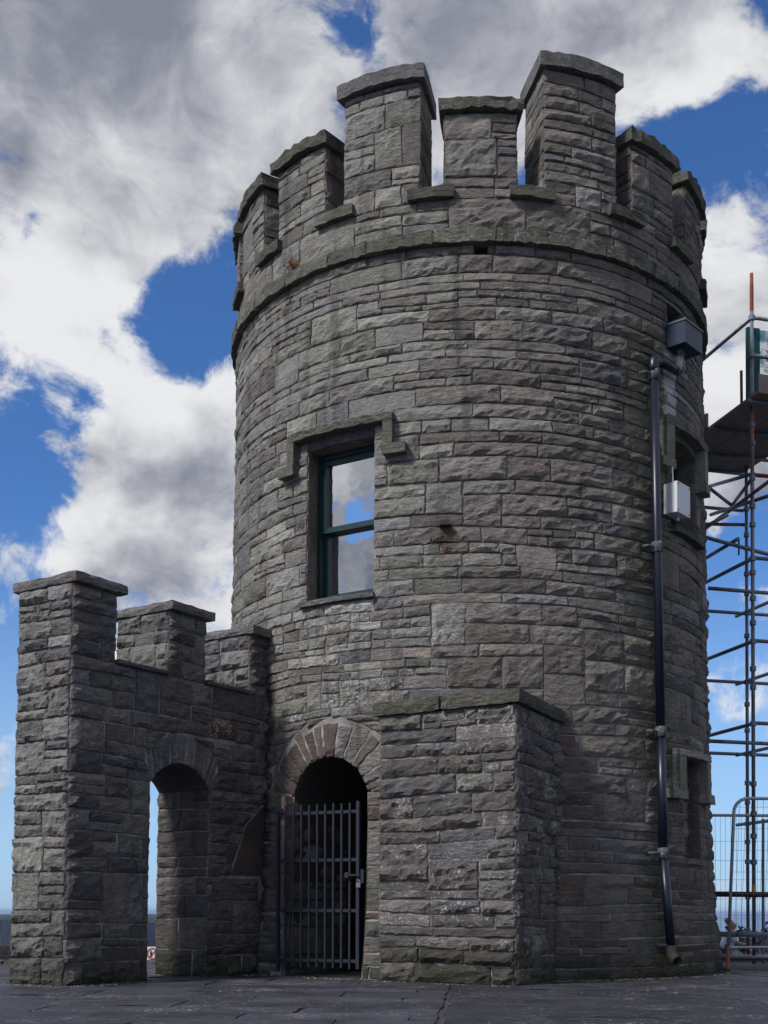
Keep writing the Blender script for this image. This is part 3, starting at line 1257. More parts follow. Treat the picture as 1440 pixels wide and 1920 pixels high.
def wall_face(mp, flip, colf):
    q = course(0, WL, 0, ZL, rw, hb=(.14, .27), wl=(.24, .55), forced=bands_f, p_one=.7)
    q = carve(q, wall_ext, -1, 2.60)
    if not flip:
        q = carve(q, lambda z: (float(np.interp(z, [1.12, 1.7, 1.95], [2.38, 2.62, 2.93])), 2.99), 1.12, 1.95)     # a big red slab stands here
        q = carve(q, lambda z: (1.97, 2.42), 2.63, 2.86)
    for a, b in MERL:
        q += course(a, b, ZL, ZC, rw, hb=(.11, .2), wl=(.2, .45), p_one=.8)
    if flip:
        q = [[(WL - p[0], p[1]) for p in (c[1], c[0], c[3], c[2])] for c in q]
    mas.lay(q, mp, rw, colf, wall, M_WALL, **KW)


wall_face(face, False, join_col)
wall_face(plane_map(W0 + wn_ * -WT + wd_ * WL, -wd_, -wn_, -WS), True, wall_col)
# end face of the pier (u runs from the far corner to the near one)
endm0 = W0 + we_ * WT


def end_map_at(s0, sgn):
    base = W0 + wd_ * s0

    def f(u, z, dep):
        if sgn < 0:
            o = base + we_ * WT
            return o + (WS * z)[:, None] * wd_ + u[:, None] * wn_ + np.outer(z, (0, 0, 1)) - dep[:, None] * wd_
        o = base
        return o + (WS * z)[:, None] * wd_ + u[:, None] * we_ + np.outer(z, (0, 0, 1)) + dep[:, None] * wd_
    return f


mas.lay(course(0, WT, 0, ZC, rw, hb=(.14, .27), wl=(.24, .5), forced=bands_f, p_one=.7), end_map_at(0, -1), rw, end_col, wall, M_WALL, **KW)
for s_, sg in ((.575, 1), (1.33, -1), (1.895, 1), (2.65, -1)):
    mas.lay(course(0, WT, ZL, ZC, rw, hb=(.11, .2), wl=(.2, .45), p_one=.8), end_map_at(s_, sg), rw, end_col, wall, M_WALL, **KW)
# jambs of the arch
for s_, sg in ((A0, 1), (A1, -1)):
    mas.lay(course(0, WT, 0, ASP, rw, hb=(.16, .28), wl=(.25, .6), forced=(1.1,), p_one=.8), end_map_at(s_, sg), rw,
            lambda u, z, rg: (*pick(rg, [(2, PURP), (2, BROWN), (1, RED), (1, BLUEG)]) * .75, .1), wall, M_WALL, cell=.045, bulge=(.018, .035), rough=(.02, .036))
mas.build(300, wall)
# voussoirs on both faces, the full thickness deep
mas = Masonry()
na = 10
ed = np.cumsum(rw.uniform(.6, 1.4, na))
ed = np.concatenate([[0], ed / ed[-1]])


def arc_pt(a, p, q, t):
    a0 = math.atan2(p[0] - a[0], p[1] - a[1])
    a1 = math.atan2(q[0] - a[0], q[1] - a[1])
    x = a0 + (a1 - a0) * t
    return (a[0] + a[2] * math.sin(x), a[1] + a[2] * math.cos(x))


qv = []
for i in range(na):
    t0, t1 = ed[i] + .011, ed[i + 1] - .011
    qv.append([arc_pt(ai, (A0, ASP), (A1, ASP), t0), arc_pt(ai, (A0, ASP), (A1, ASP), t1),
               arc_pt(ao, (1.03, 2.36), (2.16, 2.37), t1), arc_pt(ao, (1.03, 2.36), (2.16, 2.37), t0)])
mas.lay(qv, face, rw, lambda u, z, rg: (*pick(rg, [(3, BLUEG), (2, GREY), (1 + (u > 1.6) * 2, PURP)]), .05), wall, M_WALL, cell=.045, bulge=(.012, .03), rough=(.012, .026), d0=.004, ragged=.008)
mas.build(40, wall, 'arch_stone')
sv = []
for i in range(17):
    u_, z_ = arc_pt(ai, (A0, ASP), (A1, ASP), i / 16)
    sv += [wp(u_, z_ - .006, FO), wp(u_, z_ - .006, BO)]
link('arch_soffit', sv, [(2 * i, 2 * i + 1, 2 * i + 3, 2 * i + 2) for i in range(16)], M_WALL, wall, np.array((.08, .07, .065, .1)))  # dark tint puts the shade under the arch into the soffit colour
# red sandstone pieces let into the wall near the doorway
mas = Masonry()
mas.lay([[(2.40, 1.13), (2.97, 1.13), (2.97, 1.96), (2.65, 1.70)]], face, rw, lambda u, z, rg: (.10, .068, .057, .1), wall, M_WALL, bulge=(.004, .005), rough=(.001, .002), smoothp=1)
mas.lay([[(1.98, 2.64), (2.41, 2.64), (2.41, 2.85), (1.98, 2.85)]], face, rw, lambda u, z, rg: (.14, .082, .064, .7), wall, M_WALL, bulge=(.03, .04), rough=(.01, .02), smoothp=0)
mas.build(9, wall, 'sandstone_block')


# coping slabs and crenel ledges
def wslab(name, s0, s1, o0, o1, z0, z1, tint, mat=M_WALL, amp=.007):
    o = W0 + wd_ * (s0 + WS * z0) - wn_ * o1
    return slab(name, o, wn_ * (o1 - o0), wd_ * (s1 - s0), z0, z1, rw, wall, mat, tint, amp)


for a, b in MERL:
    wslab('coping_stone', a - .03 if a == 0 else a - .04, min(b + .085, WL), -.09, WT + .09, ZC + .003, ZC + .105, (.15, .145, .14, .25))
for a, b in ((.58, 1.325), (1.90, 2.645)):
    wslab('crenel_sill', a, b, -.06, WT + .06, ZL + .002, ZL + .055, (.09, .085, .085, .1), amp=.004)

# ------------------------------------------------------------------ ground, paving, sea, far cliffs
M_GROUND = plain_mat('dark gravelly ground', (.05, .048, .05), .85, .25, var=.45, scale=14, bumpd=.01)
mb = MB()
mb.box((-400, -300, -120.5), (800, 0, 0), (0, 323, 0), (0, 0, 120.488))
mb.build('ground', M_GROUND, None, kind='structure')

m, t, b = new_mat('dark wet slate flag')
P = t.n('ShaderNodeNewGeometry').outputs['Position']
at = t.n('ShaderNodeAttribute', attribute_name='tint')
n1, n2, n3 = t.noise(P, 2.2, 5, .65), t.noise(P, 26, 5, .7), t.noise(t.vec('MULTIPLY', P, (1, 2.4, 1)), 7, 6, .7, 1.2)
c = t.mix(t.smooth(n3, .52, .72, 0, .8), at.outputs['Color'], (.12, .11, .115))
n7 = t.noise(P, 1.1, 5, .7)
c = t.mix(t.smooth(t.math('MULTIPLY_ADD', t.math('SUBTRACT', n7, .5), .8, n2), .62, .70, 0, .8), c, (.26, .24, .23))
c = t.mix(t.smooth(n1, .3, .5, .55, 0), c, (.014, .014, .018))
set_(t, b, c, t.smooth(n1, .3, .7, .5, .8), .35, normal=bump(t, t.math('ADD', n3, t.math('MULTIPLY', n2, .5)), .9, .012))
M_FLAG = m
pav = bpy.data.objects.new('paving', None)
COL.objects.link(pav)
pav['kind'] = 'structure'
rp = np.random.default_rng(3)
mas = Masonry()


def flag_col(u, z, rg):
    return (*(np.array((.033, .033, .043)) * rg.uniform(.7, 1.4)), 0)


vdir, udir = np.array([.077, .997]), np.array([.997, -.077])


def left_map(u, z, dep):
    y = 7.8 + z * .997 - u * .077
    return np.stack([.35 + u * .997 + z * .077, y, dep], 1)


KWF = dict(cell=.16, bulge=(.002, .006), rough=(.001, .003), smoothp=0, ragged=.012)
q = course(-5.6, -.012, -1.6, 9, rp, hb=(.55, .95), wl=(.75, 1.5), p_one=1, jump=0)
q = [c for c in q if not (c[0][1] > 5.2 and -1.0 < c[0][0] < 1)]
mas.lay(q, left_map, rp, flag_col, pav, M_FLAG, d0=-.001, **KWF)


def right_map(a, y, dep):
    sl = .077 - .50 * np.clip(a / 2.2, 0, 1)
    return np.stack([.35 + a + (y - 7.8) * sl, y, dep], 1)


q = []
a = .014
while a < 9:
    wdt = rp.uniform(.75, 1.15)
    y = 6.0 + rp.uniform(-1.5, 0)
    while y < 16.5:
        e = y + rp.uniform(1.8, 3.4)
        if not (a < 1.9 and y > 12.6):
            q.append([(a + .013, y + .008), (a + wdt - .013, y + .008), (a + wdt - .013, e - .008), (a + .013, e - .008)])
        y = e
    a += wdt
mas.lay(q, right_map, rp, lambda u, z, rg: (*(np.array((.022, .022, .029)) * rg.uniform(.8, 1.2)), 0), pav, M_FLAG, d0=-.001, **KWF)
mas.build(290, pav, 'flagstone', 'infill_flags')
# pale bedding that shows in the joints on the right
vs = right_map(np.array([.02, 9, 9, .02]), np.array([4.5, 4.5, 17, 17]), np.full(4, -.006))
link('joint_bedding', vs, [(0, 1, 2, 3)], mortar_mat('pale joint sand', (.05, .048, .045), (.26, .25, .24)), pav)

m, t, b = new_mat('sea water')
P = t.n('ShaderNodeNewGeometry').outputs['Position']
set_(t, b, (.02, .06, .10), .25, .5, normal=bump(t, t.noise(P, .06, 6, .7), .6, 3.))
k = 64
link('sea', [(90000 * math.cos(2 * math.pi * i / k), 90000 * math.sin(2 * math.pi * i / k), -120) for i in range(k)], [tuple(range(k))], m, None, kind='structure')

# far headland of vertical cliffs on the left
rh = np.random.default_rng(8)
m, t, b = new_mat('far cliff rock')
P = t.n('ShaderNodeNewGeometry').outputs['Position']
nn = t.noise(t.vec('MULTIPLY', P, (1, 1, .25)), .05, 6, .65)
c = t.mix(nn, (.02, .026, .035), (.06, .068, .075))
set_(t, b, c, .9, .1, normal=bump(t, nn, 1, 6))
nx = 90
vs, fs = [], []
for i in range(nx + 1):
    x = -2200 + 2120 * i / nx
    d = 60 * math.sin(i * .5) + 25 * math.sin(i * 1.7) + rh.uniform(-10, 10)
    top = -3.5 + 1.2 * math.sin(i * .33) + rh.uniform(-.5, .5) + (0 if i < nx - 4 else -22 * (i - nx + 4))
    for kx, (yy, zz) in enumerate(((900 + d, -121), (915 + d, -60), (922 + d, top - 4), (935 + d, top), (1300, top + .5), (1300, -121))):
        vs.append((x + rh.uniform(-6, 6), yy + rh.uniform(-5, 5), zz))
for i in range(nx):
    for j in range(5):
        a = i * 6 + j
        fs.append((a, a + 6, a + 7, a + 1))
link('headland', vs, fs, m, None, kind='structure')

# ------------------------------------------------------------------ iron gate
M_IRON = plain_mat('blue-black gate paint', (.016, .020, .034), .5, .4, var=.5, scale=12, rust=(.07, .045, .035), rust_t=.64, bumpd=.002)
M_RUST = plain_mat('rusty iron', (.05, .03, .024), .85, .3, var=.5, scale=30, bumpd=.004)
GL, GR = np.array([-1.205, 13.60, 0]), np.array([-.262, 13.13, 0])
gd = GR - GL
GW = np.linalg.norm(gd)
gd /= GW
gn = np.array([gd[1], -gd[0], 0])
gate = thing('iron_gate', 'dark painted iron bar gate closing the arched doorway of the tower', 'gate', tuple(GL))
Zv = np.array([0, 0, 1.])


def bar(nm, s0, s1, z0, z1, d0, d1, parent, mat):
    return MB().box(GL + gd * s0 + gn * d0 + Zv * z0, gd * (s1 - s0), -gn * (d0 - d1), Zv * (z1 - z0)).build(nm, mat, parent)


bar('hinge_stile', 0, .032, .05, 1.87, .02, -.02, gate, M_IRON)
bar('lock_stile', GW - .038, GW, .1, 1.925, .022, -.022, gate, M_IRON)
for z in (1.815, 1.29, .735, .185):
    bar('rail', .033, GW - .039, z - .017, z + .017, .005, -.005, gate, M_IRON)
for i in range(1, 10):
    s = .016 + (GW - .035) * i / 10
    o = bar('bar', s - .011, s + .011, .10 + .004 * (i % 3), 1.905 + .003 * (i % 2), .017, .0055, gate, M_IRON)
    for z in (1.815, 1.29, .735, .185):
        MB().tube([GL + gd * s + gn * .016 + Zv * z, GL + gd * s + gn * .023 + Zv * z], .008, 6).build('rivet', M_IRON, o)
bar('hinge_bracket', -.03, .10, 1.835, 1.872, .03, .021, gate, M_IRON)
bar('hinge_foot', -.05, .09, .0, .05, .05, -.03, gate, plain_mat('worn hinge stone', (.16, .155, .15), .9))
bl_ = bar('slide_bolt', GW - .17, GW + .02, 1.11, 1.13, .045, .024, gate, M_IRON)
bar('bolt_keeper', GW - .16, GW - .12, 1.09, 1.15, .05, .0455, bl_, M_RUST)
hp = bar('hasp_plate', GW + .035, GW + .07, 1.03, 1.18, .05, .0, gate, M_IRON)
pk = MB().box(GL + gd * (GW - .015) + gn * .062 + Zv * .99, gd * .045, gn * .02, Zv * .045)
pk = MB().box(GL + gd * (GW - .015) + gn * .06 + Zv * .985, gd * .05, -gn * .022, Zv * .05)
po = pk.build('padlock', plain_mat('brass padlock', (.34, .27, .30), .35, .5, .8), gate)
cp = GL + gd * (GW + .01) + gn * .05 + Zv * 1.035
MB().tube([cp + gd * .018 * math.cos(a) + Zv * (.03 * math.sin(a)) for a in np.linspace(0, math.pi, 8)], .005, 6).build('shackle', plain_mat('steel shackle', (.4, .4, .42), .3, .5, .9), po)

# ------------------------------------------------------------------ drainpipe with hopper, on the right
M_PIPE = plain_mat('blue-black plastic pipe', (.007, .010, .022), .35, .4, var=.3, scale=5, rust=(.05, .055, .065), rust_t=.7)
M_CLAMP = plain_mat('limescaled grey clamp', (.06, .064, .07), .7, .3, var=.6, scale=22, rust=(.34, .33, .31), rust_t=.56)
pipe = thing('drainpipe', 'black plastic drainpipe with square hopper box fixed down the right side of the tower', 'drainpipe', tuple(tp(44, 0, .1)))
PD = .10
path = [(38.2, 6.93), (38.4, 6.80), (38.8, 4.8), (39.0, 2.71), (38.7, 1.37), (39.2, .30)]


def pp(th, z, d=PD):
    return Vector(tp(th, z, d))


MB().tube([pp(t_, z) for t_, z in path[1:4]], .052, 16).build('pipe', M_PIPE, pipe, True)
MB().tube([pp(t_, z) for t_, z in path[3:5]], .0515, 16).build('pipe', M_PIPE, pipe, True)
MB().tube([pp(t_, z) for t_, z in path[4:]], .0515, 16).build('pipe', M_PIPE, pipe, True)
MB().tube([pp(38.35, 6.81), pp(38.3, 6.86), pp(38.35, 6.93), pp(38.9, 6.96), pp(40.2, 6.96)], .06, 16).build('elbow', M_PIPE, pipe, True)
MB().tube([pp(40.0, 6.96), pp(44, 6.955, .11), pp(46.2, 6.95, .12)], .05, 16).build('pipe', M_PIPE, pipe, True)
MB().tube([pp(45.8, 6.95, .12), pp(46.8, 6.955, .12), pp(47.4, 6.99, .12), pp(47.6, 7.08, .12), pp(47.6, 7.22, .12)], [.056, .056, .056, .053, .045], 16).build('elbow', M_CLAMP, pipe, True)
for t_, z in ((38.45, 6.78), (38.8, 4.82), (39.0, 2.74), (38.7, 1.38)):
    c_ = MB().tube([pp(t_, z - .06), pp(t_, z - .055), pp(t_, z + .055), pp(t_, z + .06)], [.054, .063, .063, .054], 16).build('clamp', M_CLAMP, pipe, True)
    MB().tube([pp(t_, z, .1), pp(t_ - 2.6, z, .09), pp(t_ - 2.9, z, .03)], .017, 8).build('clamp_arm', M_CLAMP, c_)
e0 = pp(39.2, .33)
outd = Vector((math.sin(R(39)), -math.cos(R(39)), 0))
tngd = Vector((math.cos(R(39)), math.sin(R(39)), 0))
dd = Vector((.35, -.93, 0)).normalized()
pts = [e0 + Vector((0, 0, .03)), e0 - Vector((0, 0, .04)), e0 - Vector((0, 0, .09)) + dd * .02, e0 - Vector((0, 0, .125)) + dd * .06, e0 - Vector((0, 0, .145)) + dd * .12]
sp = MB().tube(pts, [.056, .06, .06, .055, .058], 16, cap=False)
sp.tube([pts[-1], pts[-2]], [.047, .045], 16, cap=False)
k_ = len(sp.v) - 32
spo = sp.build('outlet_elbow', plain_mat('scaled outlet', (.06, .058, .045), .7, .3, var=.5, scale=20), pipe, True)
MB().tube([pp(36.6, .36, .02), pp(38.9, .36, .09)], .018, 8).build('clamp_arm', M_CLAMP, pipe)
hc = R(48.8)
hn = np.array([math.sin(hc), -math.cos(hc), 0])
ht = np.array([math.cos(hc), math.sin(hc), 0])
h0 = np.array(tp(48.8, 7.22, .03)) - ht * .21
hop = MB().box(h0 + hn * .23, ht * .42, -hn * .26, Zv * .25).build('hopper_box', plain_mat('black hopper paint', (.010, .020, .048), .42, .35, var=.5, scale=6, rust=(.08, .09, .10), rust_t=.72), pipe)
MB().box(h0 + hn * .24 - ht * .01 + Zv * .251, ht * .44, -hn * .27, Zv * .025).build('lid', plain_mat('grey hopper lid', (.07, .08, .09), .5), hop)

# grey plastic meter box
wb = thing('junction_box', 'pale grey plastic junction box with short antenna beside the drainpipe', 'junction box', tuple(tp(48, 5.3, .1)))
M_BOX = plain_mat('pale grey plastic', (.60, .61, .62), .45, .4, var=.06)
c0_ = np.array(tp(45.8, 5.26, .045)) - ht * .16
bn = hn * .13
MB().box(c0_ + hn * .10, ht * .30, -hn * .12, Zv * .34).build('box_body', M_BOX, wb)
ld = MB().box(c0_ + hn * .150 - ht * .006 - Zv * .006, ht * .312, -hn * .047, Zv * .352).build('box_lid', M_BOX, wb)
for a_, b_ in ((.02, .02), (.28, .02), (.02, .32), (.28, .32)):
    MB().box(c0_ + ht * (a_ - .01) + hn * .153 + Zv * (b_ - .01), ht * .02, -hn * .0025, Zv * .02).build('screw', plain_mat('dark screw', (.1, .1, .1)), ld)
MB().tube([c0_ + hn * .08 + ht * .03 + Zv * .34, c0_ + hn * .08 + ht * .015 + Zv * .52], .008, 6).build('antenna', M_BOX, wb)
MB().tube([c0_ + hn * .06 + ht * .18 - Zv * .05, c0_ + hn * .06 + ht * .18], .02, 8).build('cable_gland', M_BOX, wb)

# rusted iron stub in the wall
ist = MB().box(tp(-9.0, 4.86, .10), np.array(tp(-7.0, 4.86, .10)) - tp(-9.0, 4.86, .10), (-.01, .14, 0), (0, 0, .05))
o = ist.build('iron_stub', M_RUST, tower)

# tuft of dry plant growing on the string course
rt_ = np.random.default_rng(9)
tuft = thing('plant_tuft', 'small yellow-brown tuft of dry plant growing on the string course', 'plant', tuple(tp(-44, 8.1, .06)))
base_ = Vector(tp(-44, 8.09, .06))
lv = MB()
for i in range(230):
    d = Vector(rt_.normal(0, 1, 3))
    d.z = abs(d.z) * 1.0 + .1
    d.normalize()
    p = base_ + d * rt_.uniform(.02, .12) + Vector((0, 0, rt_.uniform(-.02, .03)))
    s_ = d.cross(Vector(rt_.normal(0, 1, 3))).normalized() * .006
    q_ = p + (d + Vector(rt_.normal(0, .6, 3))).normalized() * rt_.uniform(.02, .05)
    lv.add([p - s_, p + s_, q_], [(0, 1, 2)])
lv.build('leaves', plain_mat('dry leaf', (.22, .13, .03), .8, .2, var=.4, scale=60), tuft, kind='stuff')
st = MB()
for i in range(14):
    d = Vector((rt_.normal(0, .5), rt_.normal(0, .5), 1)).normalized()
    st.tube([base_, base_ + d * .1], .003, 4)
st.build('stems', plain_mat('dry stem', (.1, .06, .03)), tuft)

# ------------------------------------------------------------------ low stone walls, sign
M_SLABW = stone_mat('lichened upright slabs', tone=(.5, .48, .5))
rl = np.random.default_rng(17)
lw_ = thing('low_wall', 'low wall of dark upright flagstones behind the yard arch, on the left', 'low wall', (-5.4, 17.5, 0))
x = -10.
while x < -1.6:
    e = x + rl.uniform(.5, .9)
    slab('slab', (x + .01, 17.5, 0), (e - x - .02, 0, 0), (0, .16, 0), -.05, .215 + rl.uniform(-.012, .012), rl, lw_, M_SLABW, (.11, .10, .095, .5), .008, .12)
    x = e
kb = thing('stone_step', 'pale flat stone step in front of the low flagstone wall', 'step', (-4, 17.1, 0))
x = -10.
while x < -1.6:
    e = x + rl.uniform(.9, 1.4)
    slab('slab', (x + .008, 16.55, 0), (e - x - .016, 0, 0), (0, .42, 0), -.05, .045, rl, kb, M_SLABW, (.27, .25, .24, .3), .004, .2)
    x = e
sg = thing('prohibition_sign', 'white no-entry sign with red ring over a walking figure, seen through the arch', 'sign', (-3.15, 17.3, .0))
MB().box((-3.40, 17.32, .03), (.36, 0, 0), (0, .008, 0), (0, 0, .185)).build('sign_plate', plain_mat('white sign plate', (.72, .73, .76), .5, var=.05), sg)
for px_ in (-3.37, -3.09):
    MB().box((px_, 17.33, -.02), (.025, 0, 0), (0, .02, 0), (0, 0, .06)).build('sign_leg', M_IRON, sg)
rc = Vector((-3.305, 17.315, .115))
ring, nr_ = MB(), 28
for i in range(nr_):
    a, b_ = 2 * math.pi * i / nr_, 2 * math.pi * (i + 1) / nr_
    f_ = lambda an, r_, y_: (rc.x + r_ * math.cos(an), rc.y + y_, rc.z + r_ * math.sin(an))
    ring.add([f_(a, .066, 0), f_(b_, .066, 0), f_(b_, .082, 0), f_(a, .082, 0), f_(a, .066, .003), f_(b_, .066, .003), f_(b_, .082, .003), f_(a, .082, .003)],
             [(0, 3, 2, 1), (0, 1, 5, 4), (2, 3, 7, 6)])
dsl = Vector((1, 0, 1)).normalized()
nsl = Vector((1, 0, -1)).normalized()
ring.box(rc - dsl * .066 - nsl * .007, dsl * .132, (0, .003, 0), -nsl * -.014)
ring.build('red_ring', plain_mat('sign red', (.36, .02, .03), .5, var=.05), sg)
fg = MB()
fg.tube([rc + Vector((-.02, -.001, .036)), rc + Vector((-.02, .002, .036))], .009, 10)
fg.box(rc + Vector((-.03, -.001, -.008)), (.02, 0, 0), (0, .003, 0), (0, 0, .034))
fg.box(rc + Vector((-.029, -.001, -.048)), (.008, 0, 0), (0, .003, 0), (.002, 0, .04))
fg.box(rc + Vector((-.014, -.001, -.048)), (.008, 0, 0), (0, .003, 0), (-.005, 0, .04))
fg.box(rc + Vector((-.042, -.001, -.008)), (.006, 0, 0), (0, .003, 0), (.010, 0, .032))
fg.build('walking_figure', plain_mat('sign black', (.02, .02, .03), .5), sg)

rwall = thing('low_wall', 'low lichen-spotted stone wall behind the scaffolding at the right edge', 'low wall', (6.5, 21, 0))
x = 4.4
while x < 13:
    e = x + rl.uniform(.35, .8)
    slab('slab', (x + .01, 21., 0), (e - x - .02, 0, 0), (0, .25, 0), -.05, .30 + rl.uniform(-.03, .02), rl, rwall, M_SLABW, (.12, .11, .10, 1.0), .014, .1)
    x = e

M_LEAF = plain_mat('weed leaf', (.025, .05, .02), .6, .3, var=.4, scale=40)
for i, (x, hgt, lab) in enumerate(((6.02, .26, 'small leafy weed on the low wall beside the rear pole, farthest left'), (6.17, .2, 'thin short weed on the low wall just left of the scaffold poles'),
                                   (6.62, .34, 'tall bushy weed on the low wall right of the scaffold poles'), (6.84, .24, 'lower leafy weed on the low wall at the right edge of view'))):
    wd = thing('weed', lab, 'plant', (x, 21.05, .29), 'weeds on the low wall')
    stm = MB()
    lf = MB()
    for s_ in range(3 + i % 2 * 2):
        tipv = Vector((x + rl.normal(0, .05), 21.05 + rl.normal(0, .04), .29 + hgt * rl.uniform(.6, 1)))
        p0_ = Vector((x, 21.05, .28))
        stm.tube([p0_, tipv], [.004, .002], 5)
        for j in range(16):
            p = p0_.lerp(tipv, rl.uniform(.25, 1.02))
            d = Vector(rl.normal(0, 1, 3)).normalized()
            sd = d.cross(Vector((.3, .8, .5))).normalized() * .016
            lf.add([p, p + d * .03 + sd, p + d * .07, p + d * .03 - sd], [(0, 1, 2, 3)])
    stm.build('stem', M_LEAF, wd)
    lf.build('leaves', M_LEAF, wd, kind='stuff')

# ------------------------------------------------------------------ scaffold
sc = thing('scaffold', 'tube and board scaffold tower rising beyond the right side of the round tower', 'scaffold', (4.95, 16.2, 0))
m, t, b = new_mat('galvanised scaffold tube')
P = t.n('ShaderNodeNewGeometry').outputs['Position']
na_, nb_ = t.noise(t.vec('MULTIPLY', P, (6, 6, 1.2)), 1.4, 4, .65), t.noise(P, 40, 4, .7)
c = t.mix(nb_, (.10, .115, .15), (.24, .25, .28))
c = t.mix(t.smooth(na_, .54, .62, 0, .8), c, (.12, .06, .04))
c = t.mix(t.smooth(na_, .28, .36, .7, 0), c, (.05, .06, .10))
set_(t, b, c, .5, .45, .35)
M_TUBE = m
M_RED = plain_mat('rust red painted tube', (.20, .05, .03), .7, .3, var=.5, scale=20)
M_ORANGE = plain_mat('faded orange paint band', (.40, .13, .06), .7, .3, var=.35, scale=25)
M_YEL = plain_mat('yellow tape', (.5, .36, .03), .6)
TV, LV = np.array([-.26, .965, 0]), np.array([.965, .26, 0])
PA, PB = np.array([4.95, 16.2, 0]), np.array([5.53, 18.4, 0])
PC, PE = np.array([6.24, 16.55, 0]), np.array([4.35, 18.15, 0])
TR = .026


def tube(nm, p, q, mat=M_TUBE, r=TR):
    return MB().tube([p, q], r, 12).build(nm, mat, sc, True)


def z3(p, z):
    return np.array([p[0], p[1], z])


def couplers(pole, p, zs_):
    for z in zs_:
        MB().tube([z3(p, z - .035), z3(p, z - .03), z3(p, z + .03), z3(p, z + .035)], [.03, .043, .043, .03], 12).build('coupler', M_TUBE, pole)


pole = tube('standard', z3(PA, .02), z3(PA, 9.02))
tube('standard', z3(PA, 9.02), z3(PA, 9.37), M_RED, .024)
MB().tube([z3(PA, 7.02), z3(PA, 7.48)], .0268, 12).build('paint_band', M_ORANGE, pole)
MB().tube([z3(PA, 8.85), z3(PA, 9.2)], .0267, 12).build('paint_band', M_RED, pole)
couplers(pole, PA, (8.76, 8.25, 7.72, 7.3, 7.05, 6.58, 6.2, 5.95, 5.49, 5.3, 4.95, 4.62, 4.37, 4.0, 3.75, 3.26, 2.85, 2.45, 2.05, 1.75, 1.4, .96, .45))
MB().tube([z3(PA, .97), z3(PA, 1.10)], .03, 10).build('yellow_tape', M_YEL, pole)
pole = tube('standard', z3(PB, .02), z3(PB, 7.55))
couplers(pole, PB, (6.9, 6.5, 6.3, 5.9, 5.6, 5.3, 4.95, 4.24, 3.9, 3.5, 3.14, 2.7, 2.4, 2.08, 1.8, 1.5, .96, .45))
tube('standard', z3(PC, .02), z3(PC, 8.9))
tube('standard', z3(PE, .02), z3(PE, 8.4))
for p in (PA, PB, PC, PE):
    MB().box((p[0] - .09, p[1] - .09, .008), (.18, 0, 0), (0, .18, 0), (0, 0, .012)).build('base_plate', M_RUST, sc)
for z in (8.76, 5.49, 4.37, 3.26):
    tube('transom', z3(PA, z), z3(PA + TV * 2.2, z))
    tube('ledger', z3(PA, z + .01), z3(PC + LV * .5, z + .01))
tube('ledger', z3(PA, 8.25), z3(PC + LV * .5, 8.25))
for z in (5.04, 3.0):
    tube('tie_tube', z3(PA - LV * .66, z), z3(PC + LV * .4, z))
for z in (5.30, 4.24, 3.14):
    tube('ledger', z3(PE - LV * .2, z), z3(PB + LV * 1.6, z))
    tube('transom', z3(PB + TV * .3, z + .02), z3(PB - TV * 2.3, z + .02))
tube('transom', z3(PB + TV * .3, 2.08), z3(PB - TV * 2.3, 2.08))
for nm, p, q, mt in (('brace', (4.5, 17.5, 6.19), (5.25, 15.1, 6.46), M_TUBE), ('putlog', (4.13, 15.99, 5.78), (4.48, 15.7, 5.92), M_TUBE), ('putlog', (4.53, 17., 5.73), (4.79, 16.3, 5.79), M_TUBE),
                     ('tie_tube', (4.26, 16.25, 5.81), (5.9, 16.7, 5.54), M_TUBE), ('brace', (4.74, 17.75, 7.03), (5.27, 18.2, 6.87), M_TUBE), ('brace', (5.27, 18.22, 6.91), (5.12, 16.8, 6.78), M_TUBE),
                     ('transom', (4.9, 18.3, 7.2), (4.98, 16.25, 6.66), M_TUBE), ('ledger', (4.6, 18.15, 6.86), (5.49, 18.45, 6.89), M_TUBE), ('ledger', (4.98, 16.24, 6.64), (6.6, 16.75, 6.68), M_RED),
                     ('ledger', (4.7, 18.25, 6.62), (5.56, 18.47, 6.68), M_RED), ('transom', (4.9, 18.1, 6.71), (5.3, 16.4, 6.43), M_TUBE),
                     ('low_ledger', (4.30, 16.0, .44), (6.3, 16.2, .42), M_TUBE), ('low_ledger', (4.27, 15.74, .965), (6.3, 15.95, .95), M_RUST)):
    tube(nm, p, q, mt, .036 if nm == 'low_ledger' else TR)
MB().tube([(4.83, 16.42, 5.60), (4.83, 16.42, 5.80)], .012, 8).build('swivel_bolt', M_RUST, sc)
# deck of boards on transoms, toe boards, netting
M_BOARD = plain_mat('weathered scaffold board', (.24, .19, .17), .85, .25, var=.4, scale=7, bumpd=.006)
for i in range(6):
    o_ = PA + LV * (-.15 + i * .235) + TV * (-.4)
    MB().box((o_[0], o_[1], 7.56 + (i % 2) * .004), LV * .225, TV * 2.75, (0, 0, .038)).build('board', M_BOARD, sc)
for s_ in (-.2, .75, 1.6, 2.2):
    o_ = PA + TV * s_ - LV * .2
    tube('deck_transom', z3(o_, 7.525), z3(o_ + LV * 1.75, 7.525))
MB().box(z3(PA + TV * -.35 + LV * -.12, 7.605), LV * 1.9, TV * .035, (0, 0, .23)).build('toe_board', M_BOARD, sc)
MB().box(z3(PA + TV * .9 + LV * -.17, 7.605), LV * .035, TV * 1.1, (0, 0, .2)).build('toe_board', M_BOARD, sc)
MB().box(z3(PA + TV * .12 + LV * .01, 7.72), LV * .19, TV * .05, (0, 0, .98)).build('green_board', plain_mat('dark green sheeting', (.012, .075, .075), .7, .2), sc)
tube('upright_stub', (4.93, 16.6, 7.6), (4.925, 16.6, 8.22), M_RED, .02)
nt_ = MB()
